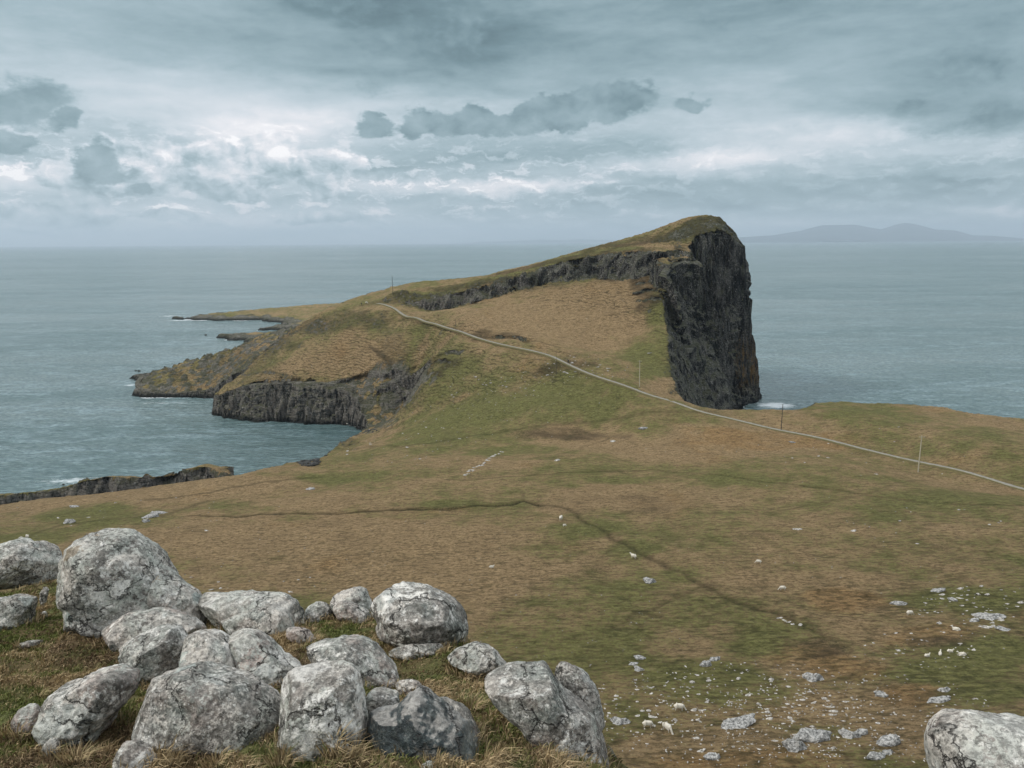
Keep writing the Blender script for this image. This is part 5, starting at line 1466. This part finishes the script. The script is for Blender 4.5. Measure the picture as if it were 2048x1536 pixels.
MARKS = [(1479, 1453, 'the long flat pale slab'), (1610, 1488, 'the touching boulder pair'), (1240, 1447, 'the low tilted slab stone'),
         (1415, 1330, 'the upright hooked rock'), (1278, 1330, 'the short stone row'), (1628, 1362, 'the dark based boulder'), (1315, 1450, 'the two bottom sheep'),
         (1780, 1490, 'the faceted grey boulder'), (1710, 1474, 'the broken pale outcrop'), (1880, 1400, 'the low mossy stone'), (1762, 1395, 'the small pointed boulder'),
         (1980, 1238, 'the long pale ledge'), (1905, 1203, 'the blocky hollow sided stone'), (1877, 1184, 'the pale stone heap'), (1798, 1210, 'the dark shadowed boulder'),
         (1820, 1230, 'the sheep in the green hollow'), (1912, 1262, 'the sheep beneath the ledge'), (1890, 1308, 'the sheep in the boggy patch'),
         (1113, 735, 'the faint path bend pole'), (1180, 750, 'the path below its bend'), (1136, 725, 'the walker on the path'), (1000, 720, 'the straight upper path'),
         (1279, 774, 'the bright clifftop pole'), (690, 878, 'the head of the inlet'), (617, 925, 'the dark shore boulders'), (968, 925, 'the tumbled wall'),
         (1115, 922, 'the dark based mid field rock'), (1562, 862, 'the dark pole on the path'), (1836, 940, 'the rightmost pole'), (1586, 885, 'the flat white slab'),
         (1707, 1064, 'the small flat rock'), (1595, 1060, 'the lone small rock'), (137, 1046, 'the lone boulder on the left'), (305, 1034, 'the rocky clump'), (148, 1015, 'the turf covered stone'),
         (500, 1200, 'the flat topped back slab'), (633, 1210, 'the ball shaped boulder'), (705, 1180, 'the dark topped back boulder'), (360, 1180, 'the tallest boulder')]
SHAPES = ['squat', 'chunky', 'flat long', 'blunt', 'upright', 'low oblong']


def near_label(px, py, w, k, base):
    d = [(px - a) ** 2 + (2 * (py - b)) ** 2 for a, b, _ in MARKS]
    a, b, nm = MARKS[int(np.argmin(d))]
    dx, dy = px - a, 2 * (py - b)
    side = ('right of' if dx > 0 else 'left of') if abs(dx) > abs(dy) else ('in front of' if dy > 0 else 'beyond')
    far_ = 'just ' if math.sqrt(min(d)) < 28 else ''
    return '%s %s %s %s%s %s' % ('tiny' if w < 4.5 else ('small' if w < 7.5 else 'larger'), SHAPES[k], base, far_, side, nm)


for (px, py, rx, ry, n, w0, w1, lab, grp) in CLU:
    for k in range(n):
        a = rc_.uniform(0, 2 * np.pi); r_ = math.sqrt(rc_.uniform()) * 1.05
        w = w0 + (w1 - w0) * rc_.uniform() ** 2.2
        km = rc_.randint(6); sx_, sy_ = px + rx * r_ * math.cos(a), py + ry * r_ * math.sin(a)
        put_stone(sx_, sy_, w, SM[km], 'field_stone', near_label(sx_, sy_, w, km, 'white stone' if lab.startswith('white') else 'pale stone'), 'stone', 'pale stones strewn over the moor', rc_.uniform(.45, 1.0), rr=rc_)
# ruined wall line
for k in range(22):
    f_ = k / 21
    put_stone(930 + 75 * f_ + rc_.normal(0, 2), 952 - 50 * f_ ** .9 + rc_.normal(0, 1.5), rc_.uniform(4, 8), SM[rc_.randint(6)], 'wall_stone',
              'pale stone in the tumbled line of an old wall', 'stone', 'stones of the tumbled old wall', .9, rr=rc_)
for k in range(9):
    f_ = k / 8
    put_stone(1560 + 40 * f_ + rc_.normal(0, 3), 1238 + 16 * f_ + rc_.normal(0, 2), rc_.uniform(5, 9), SM[rc_.randint(6)], 'field_stone',
              'pale stone lying along the dark ditch', 'stone', 'pale stones along the ditch', .8, rr=rc_)


def stuff_stones(name, meshes, samples, mat):
    VV, FF, off = [], [], 0
    for (px, py, w, fl) in samples:
        me = meshes[rc_.randint(len(meshes))]
        VV.append((me, px, py, w, fl))
    H, ok = hit([v[1] for v in VV], [v[2] for v in VV])
    out_v, out_f = [], []
    cache = {}
    for (me, px, py, w, fl), p, k in zip(VV, H, ok):
        if not k:
            continue
        if me.name not in cache:
            co = np.empty(len(me.vertices) * 3, np.float32); me.vertices.foreach_get('co', co)
            fi = np.array([tuple(f.vertices) for f in me.polygons])
            cache[me.name] = (co.reshape(-1, 3), fi)
        co, fi = cache[me.name]
        s = w / F * np.linalg.norm(p - CAM)
        a = rc_.uniform(0, 6.28)
        c_, s__ = math.cos(a), math.sin(a)
        q_ = co * np.array([s, s * .6, s * fl])
        q_ = np.stack([q_[:, 0] * c_ - q_[:, 1] * s__, q_[:, 0] * s__ + q_[:, 1] * c_, q_[:, 2]], -1) + p + np.array([0, 0, s * .08])
        out_v.append(q_); out_f.append(fi + off); off += len(co)
    me = mesh_np(name, np.concatenate(out_v), np.concatenate(out_f)); me.materials.append(mat)
    o = bpy.data.objects.new(name, me); COL.objects.link(o); tag(o, kind='stuff')


sm = []
for (px, py, rx, ry, n, w0, w1) in [(1480, 1430, 300, 95, 1150, 1.6, 5.5), (1700, 1440, 270, 90, 700, 1.6, 5), (1950, 1215, 110, 50, 90, 1.5, 4), (1860, 1300, 150, 40, 80, 1.5, 4), (1150, 740, 110, 30, 160, 1.2, 3),
                                   (980, 790, 130, 50, 200, 1.2, 3), (800, 880, 160, 60, 150, 1.3, 3.2), (1300, 850, 300, 60, 60, 1.2, 3), (1700, 950, 300, 90, 60, 1.3, 3), (600, 1150, 400, 50, 90, 1.6, 4), (1150, 1250, 200, 80, 90, 1.6, 4),
                                   (300, 1040, 280, 50, 60, 1.4, 3.5), (1700, 1100, 340, 80, 50, 1.4, 3.5), (1150, 620, 180, 60, 60, 1.0, 2.4), (700, 720, 200, 60, 60, 1.0, 2.4), (1000, 1080, 400, 60, 50, 1.3, 3)]:
    for k in range(n):
        a = rc_.uniform(0, 6.28); r_ = math.sqrt(rc_.uniform()) * 1.12
        qx, qy = px + rx * r_ * math.cos(a), py + ry * r_ * math.sin(a)
        if float(perlin(np.array(qx / 38.0), np.array(qy / 17.0), 3.0)) < rc_.uniform(-.55, .35):
            continue
        sm.append((qx, qy, w0 + (w1 - w0) * rc_.uniform() ** 2, rc_.uniform(.5, 1)))
stuff_stones('scattered_stones', SM, sm, FSM)
sm = []
for (px, py, rx, ry, n, w0, w1) in [(618, 924, 22, 10, 150, 4, 11), (645, 905, 14, 8, 50, 3, 7), (1490, 815, 24, 5, 40, 3, 8), (700, 862, 60, 5, 60, 3, 8), (500, 848, 70, 6, 50, 3, 8), (350, 804, 80, 5, 50, 3, 8)]:
    for k in range(n):
        a = rc_.uniform(0, 6.28); r_ = math.sqrt(rc_.uniform())
        sm.append((px + rx * r_ * math.cos(a), py + ry * r_ * math.sin(a), w0 + (w1 - w0) * rc_.uniform() ** 2, rc_.uniform(.6, 1)))
stuff_stones('shore_boulders', SG, sm, FSD)


# ------------------------------------------------------------------ figures: skinned bodies
def skin_mesh(name, verts, edges, radii, mat, root=0, sub=2):
    me = bpy.data.meshes.new(name); me.from_pydata(verts, edges, [])
    o = bpy.data.objects.new(name, me); COL.objects.link(o)
    md = o.modifiers.new('skin', 'SKIN')
    for i, r_ in enumerate(radii):
        sv = me.skin_vertices[0].data[i]
        sv.radius = (r_, r_) if np.isscalar(r_) else r_
        sv.use_root = (i == root)
    sb_ = o.modifiers.new('sub', 'SUBSURF'); sb_.levels = sub; sb_.render_levels = sub
    dg = bpy.context.evaluated_depsgraph_get()
    m2 = bpy.data.meshes.new_from_object(o.evaluated_get(dg))
    bpy.data.objects.remove(o); bpy.data.meshes.remove(me)
    m2.name = name
    for p in m2.polygons: p.use_smooth = True
    m2.materials.clear(); m2.materials.append(mat)
    return m2


m, t, b = new_mat('sheep_wool')
P = t.new('ShaderNodeTexCoord').outputs['Object']
t.put(b.inputs['Base Color'], t.mix(t.noise(P, 9.0, 4, .7), (.40, .36, .29), (.74, .70, .60)))
b.inputs['Roughness'].default_value = 1.0
t.put(b.inputs['Normal'], t.bump(t.noise(P, 30.0, 3, .7), .8, .05))
WOOL = m


def sheep(pose):
    # facing +X; lengths in metres
    if pose == 'graze':
        zb = .62; head = [(.52, 0, .55), (.68, 0, .33), (.80, 0, .16), (.90, 0, .06)]
    elif pose == 'stand':
        zb = .62; head = [(.54, 0, .74), (.66, 0, .90), (.78, 0, .92), (.92, 0, .86)]
    else:
        zb = .26; head = [(.50, 0, .40), (.60, 0, .56), (.70, 0, .60), (.84, 0, .54)]
    v = [(0, 0, zb), (-.25, 0, zb + .02), (-.45, 0, zb), (-.56, 0, zb - .04), (.22, 0, zb), (.40, 0, zb + .01)] + head
    e = [(0, 1), (1, 2), (2, 3), (0, 4), (4, 5), (5, 6), (6, 7), (7, 8), (8, 9)]
    r_ = [(.25, .29), (.26, .29), (.23, .26), (.12, .14), (.24, .29), (.20, .24), .13, .085, .085, .05]
    n = len(v)
    v.append((-.60, 0, zb - .16)); e.append((3, n)); r_.append(.05); n += 1          # tail
    hb = 8
    for s in (-1, 1):                                                               # ears
        hx = v[hb]; v.append((hx[0] - .06, s * .13, hx[2] + .05)); e.append((8, n)); r_.append(.028); n += 1
    if pose != 'lie':
        for bx_, att in ((.34, 4), (-.40, 2)):
            for s in (-1, 1):
                rear = bx_ < 0
                pts = [(bx_, s * .13, .42, .10), (bx_ + (.06 if rear else 0), s * .13, .30, .05), (bx_ - (.04 if rear else 0), s * .12, .16, .034), (bx_, s * .12, .02, .032)]
                prev = att
                for a_, b__, c_, rr_ in pts:
                    v.append((a_, b__, c_)); e.append((prev, n)); r_.append(rr_); prev = n; n += 1
    else:
        for bx_, att in ((.30, 4), (-.30, 2)):
            for s in (-1, 1):
                v.append((bx_ + .05, s * .22, .09)); e.append((att, n)); r_.append(.08); n += 1
                v.append((bx_ + .24, s * .24, .05)); e.append((n - 1, n)); r_.append(.04); n += 1
    return skin_mesh('sheep', v, e, r_, WOOL)


SHM = {k: sheep(k) for k in ('graze', 'stand', 'lie')}
SHEEP = [
 (1267, 1117, 12, 'stand', 2.4, 'white sheep standing face on above the lone rough boulder'),
 (1517, 1128, 12, 'graze', 2.8, 'white sheep grazing high in the brown field right of centre'),
 (1565, 1182, 15, 'graze', 3.0, 'cream sheep grazing just above the orange bracken patch'),
 (1358, 1424, 24, 'graze', -.1, 'pinkish cream sheep grazing uppermost of the three near the bottom'),
 (1295, 1456, 24, 'graze', .0, 'cream sheep grazing, leftmost of the three near the bottom'),
 (1334, 1464, 15, 'graze', -1.0, 'small sheep grazing right of the leftmost bottom sheep'),
 (1819, 1232, 15, 'graze', .1, 'cream sheep grazing in the green hollow below the dark boulder'),
 (1912, 1262, 14, 'lie', 2.6, 'white sheep lying beneath the long pale ledge on the right'),
 (1854, 1313, 9, 'lie', .3, 'white sheep lying leftmost in the boggy patch'),
 (1900, 1305, 9, 'lie', .0, 'white sheep lying uppermost in the boggy patch'),
 (1924, 1311, 17, 'lie', 3.0, 'large white sheep lying at the right end of the boggy patch'),
 (1880, 1310, 8, 'lie', 1.0, 'small white sheep lying in the middle of the boggy patch'),
 (983, 1136, 12, 'lie', .2, 'white sheep lying alone in the brown field left of centre'),
 (1122, 1041, 8, 'graze', 1.2, 'far white sheep, upper one of two by the ditch bend'),
 (1129, 1054, 8, 'graze', .4, 'far white sheep, lower one of two by the ditch bend'),
 (42, 1079, 7, 'graze', .4, 'small white sheep on the left slope above the edge boulder'),
 (55, 1077, 9, 'graze', 2.6, 'white sheep right beside the smaller one on the left slope'),
]
for px, py, w, pose, rz, lab in SHEEP:
    p, ok = hit([px], [py]); p = p[0]
    size = w / F * np.linalg.norm(p - CAM) / (1.45 * max(abs(math.cos(rz)), .45))
    o = bpy.data.objects.new('sheep', SHM[pose]); COL.objects.link(o)
    o.location = p; o.rotation_euler = (0, 0, rz); o.scale = (np.clip(size * .92, .62, 1.1),) * 3
    tag(o, lab, 'sheep', None)

# walker on the path
m, t, b = new_mat('dark_outdoor_clothes')
P = t.new('ShaderNodeTexCoord').outputs['Object']
t.put(b.inputs['Base Color'], t.mix(t.rng(t.xyz(P)[2], 1.42, 1.46), t.mix(t.rng(t.xyz(P)[2], .80, .84), (.012, .013, .018), (.018, .022, .030)), (.42, .27, .20)))
pv = [(0, 0, .95), (0, 0, 1.15), (0, 0, 1.36), (0, 0, 1.48), (0, .02, 1.56), (0, .02, 1.66)]
pe = [(0, 1), (1, 2), (2, 3), (3, 4), (4, 5)]; pr = [.15, .14, .13, .055, .085, .08]
for s in (-1, 1):
    n = len(pv)
    pv += [(s * .19, 0, 1.36), (s * .25, .03, 1.10), (s * .24, .12, .88), (s * .24, .15, .80), (s * .10, .0, .86), (s * .10, s * .14, .48), (s * .10, s * .22, .08), (s * .10, s * .22 + .12, .04)]
    pe += [(2, n), (n, n + 1), (n + 1, n + 2), (n + 2, n + 3), (0, n + 4), (n + 4, n + 5), (n + 5, n + 6), (n + 6, n + 7)]
    pr += [.065, .05, .04, .035, .095, .07, .05, .04]
pm = skin_mesh('person', pv, pe, pr, m)
p, _ = hit([1136.5], [728.5]); p = p[0]
o = bpy.data.objects.new('person', pm); o.location = p + np.array([0, 0, .12]); o.rotation_euler = (0, 0, -.8); COL.objects.link(o)
tag(o, 'person in dark clothes walking on the path at its bend', 'person')
p, _ = hit([723], [611]); p = p[0]
o = bpy.data.objects.new('person', pm); o.location = p; o.rotation_euler = (0, 0, .6); COL.objects.link(o)
tag(o, 'distant person in dark clothes on the saddle left of the path top', 'person')
o = bpy.data.objects.new('sheep', SHM['graze']); p, _ = hit([733], [607]); o.location = p[0]; o.scale = (1.1,) * 3; COL.objects.link(o)
tag(o, 'white sheep on the far saddle beside the distant person', 'sheep')


# ------------------------------------------------------------------ telegraph poles
m, t, b = new_mat('weathered_pole_wood')
P = t.new('ShaderNodeTexCoord').outputs['Object']
t.put(b.inputs['Base Color'], t.mix(t.noise(t.v('MULTIPLY', P, (6, 6, .8)), 2.0, 5, .7), (.24, .21, .15), (.50, .45, .34)))
b.inputs['Roughness'].default_value = .9
WOODL = m
m, t, b = new_mat('dark_tarred_pole_wood')
P = t.new('ShaderNodeTexCoord').outputs['Object']
t.put(b.inputs['Base Color'], t.mix(t.noise(t.v('MULTIPLY', P, (6, 6, .8)), 2.0, 5, .7), (.02, .018, .014), (.07, .06, .05)))
WOODD = m
m, t, b = new_mat('porcelain'); b.inputs['Base Color'].default_value = (.35, .33, .30, 1); b.inputs['Roughness'].default_value = .3
PORC = m


def tube(name, pts, rads, mat, n=10, parent=None):
    V_, F_ = [], []
    pts = np.array(pts, float)
    for i, (p, r_) in enumerate(zip(pts, rads)):
        d = pts[min(i + 1, len(pts) - 1)] - pts[max(i - 1, 0)]; d /= np.linalg.norm(d)
        a = np.cross(d, (0, 0, 1) if abs(d[2]) < .9 else (1, 0, 0)); a /= np.linalg.norm(a); c = np.cross(d, a)
        for k in range(n):
            th = 2 * np.pi * k / n
            V_.append(p + r_ * (a * math.cos(th) + c * math.sin(th)))
    for i in range(len(pts) - 1):
        for k in range(n):
            F_.append((i * n + k, i * n + (k + 1) % n, (i + 1) * n + (k + 1) % n, (i + 1) * n + k))
    me = bpy.data.meshes.new(name)
    me.from_pydata([tuple(v) for v in V_], [], F_ + [tuple(range(n))[::-1], tuple(range((len(pts) - 1) * n, len(pts) * n))])
    me.materials.append(mat)
    o = bpy.data.objects.new(name, me); COL.objects.link(o)
    if parent: o.parent = parent
    return o


POLES = [(1836, 945, 65, 'L', True, 'pale wooden telegraph pole with a crossarm at the right end of the path'),
         (1562, 862, 50, 'D', False, 'dark wooden pole standing on the path right of the tall cliff'),
         (1279, 774, 52, 'L', True, 'bright wooden pole with a crossarm on the green slope left of the cliff'),
         (1113, 750, 44, 'D2', False, 'faint thin pole beside the path bend'),
         (912, 665, 26, 'D2', False, 'short faint pole far along the path below the rocky band'),
         (786, 590, 37, 'D', False, 'dark pole on the skyline at the top of the path')]
for px, py, hp, kind, arm, lab in POLES:
    p, _ = hit([px], [py]); p = p[0]
    Hh = hp / F * np.linalg.norm(p - CAM) * 1.02
    mt = WOODL if kind == 'L' else WOODD
    e = bpy.data.objects.new('telegraph_pole', None); e.location = p; COL.objects.link(e); tag(e, lab, 'pole')
    lean = .012 * (1 if px > 1300 else -1)
    rr_ = (.17, .11) if kind == 'L' else ((.13, .09) if kind == 'D' else (.07, .05))
    tube('shaft', [(0, 0, -.6), (lean * Hh * .5, 0, Hh * .5), (lean * Hh, 0, Hh)], [rr_[0], (rr_[0] + rr_[1]) / 2, rr_[1]], mt, parent=e)
    if arm:
        z_ = Hh - .35; x_ = lean * Hh
        tube('crossarm', [(x_ - .75, -.16, z_), (x_ + .75, -.16, z_)], [.06, .06], mt, 6, e)
        for dx_ in (-.65, .65):
            tube('insulator', [(x_ + dx_, -.16, z_ + .05), (x_ + dx_, -.16, z_ + .14), (x_ + dx_, -.16, z_ + .2)], [.03, .05, .02], PORC, 8, e)
    elif kind == 'D':
        tube('insulator', [(lean * Hh, -.12, Hh - .3), (lean * Hh, -.12, Hh - .1)], [.05, .05], PORC, 8, e)
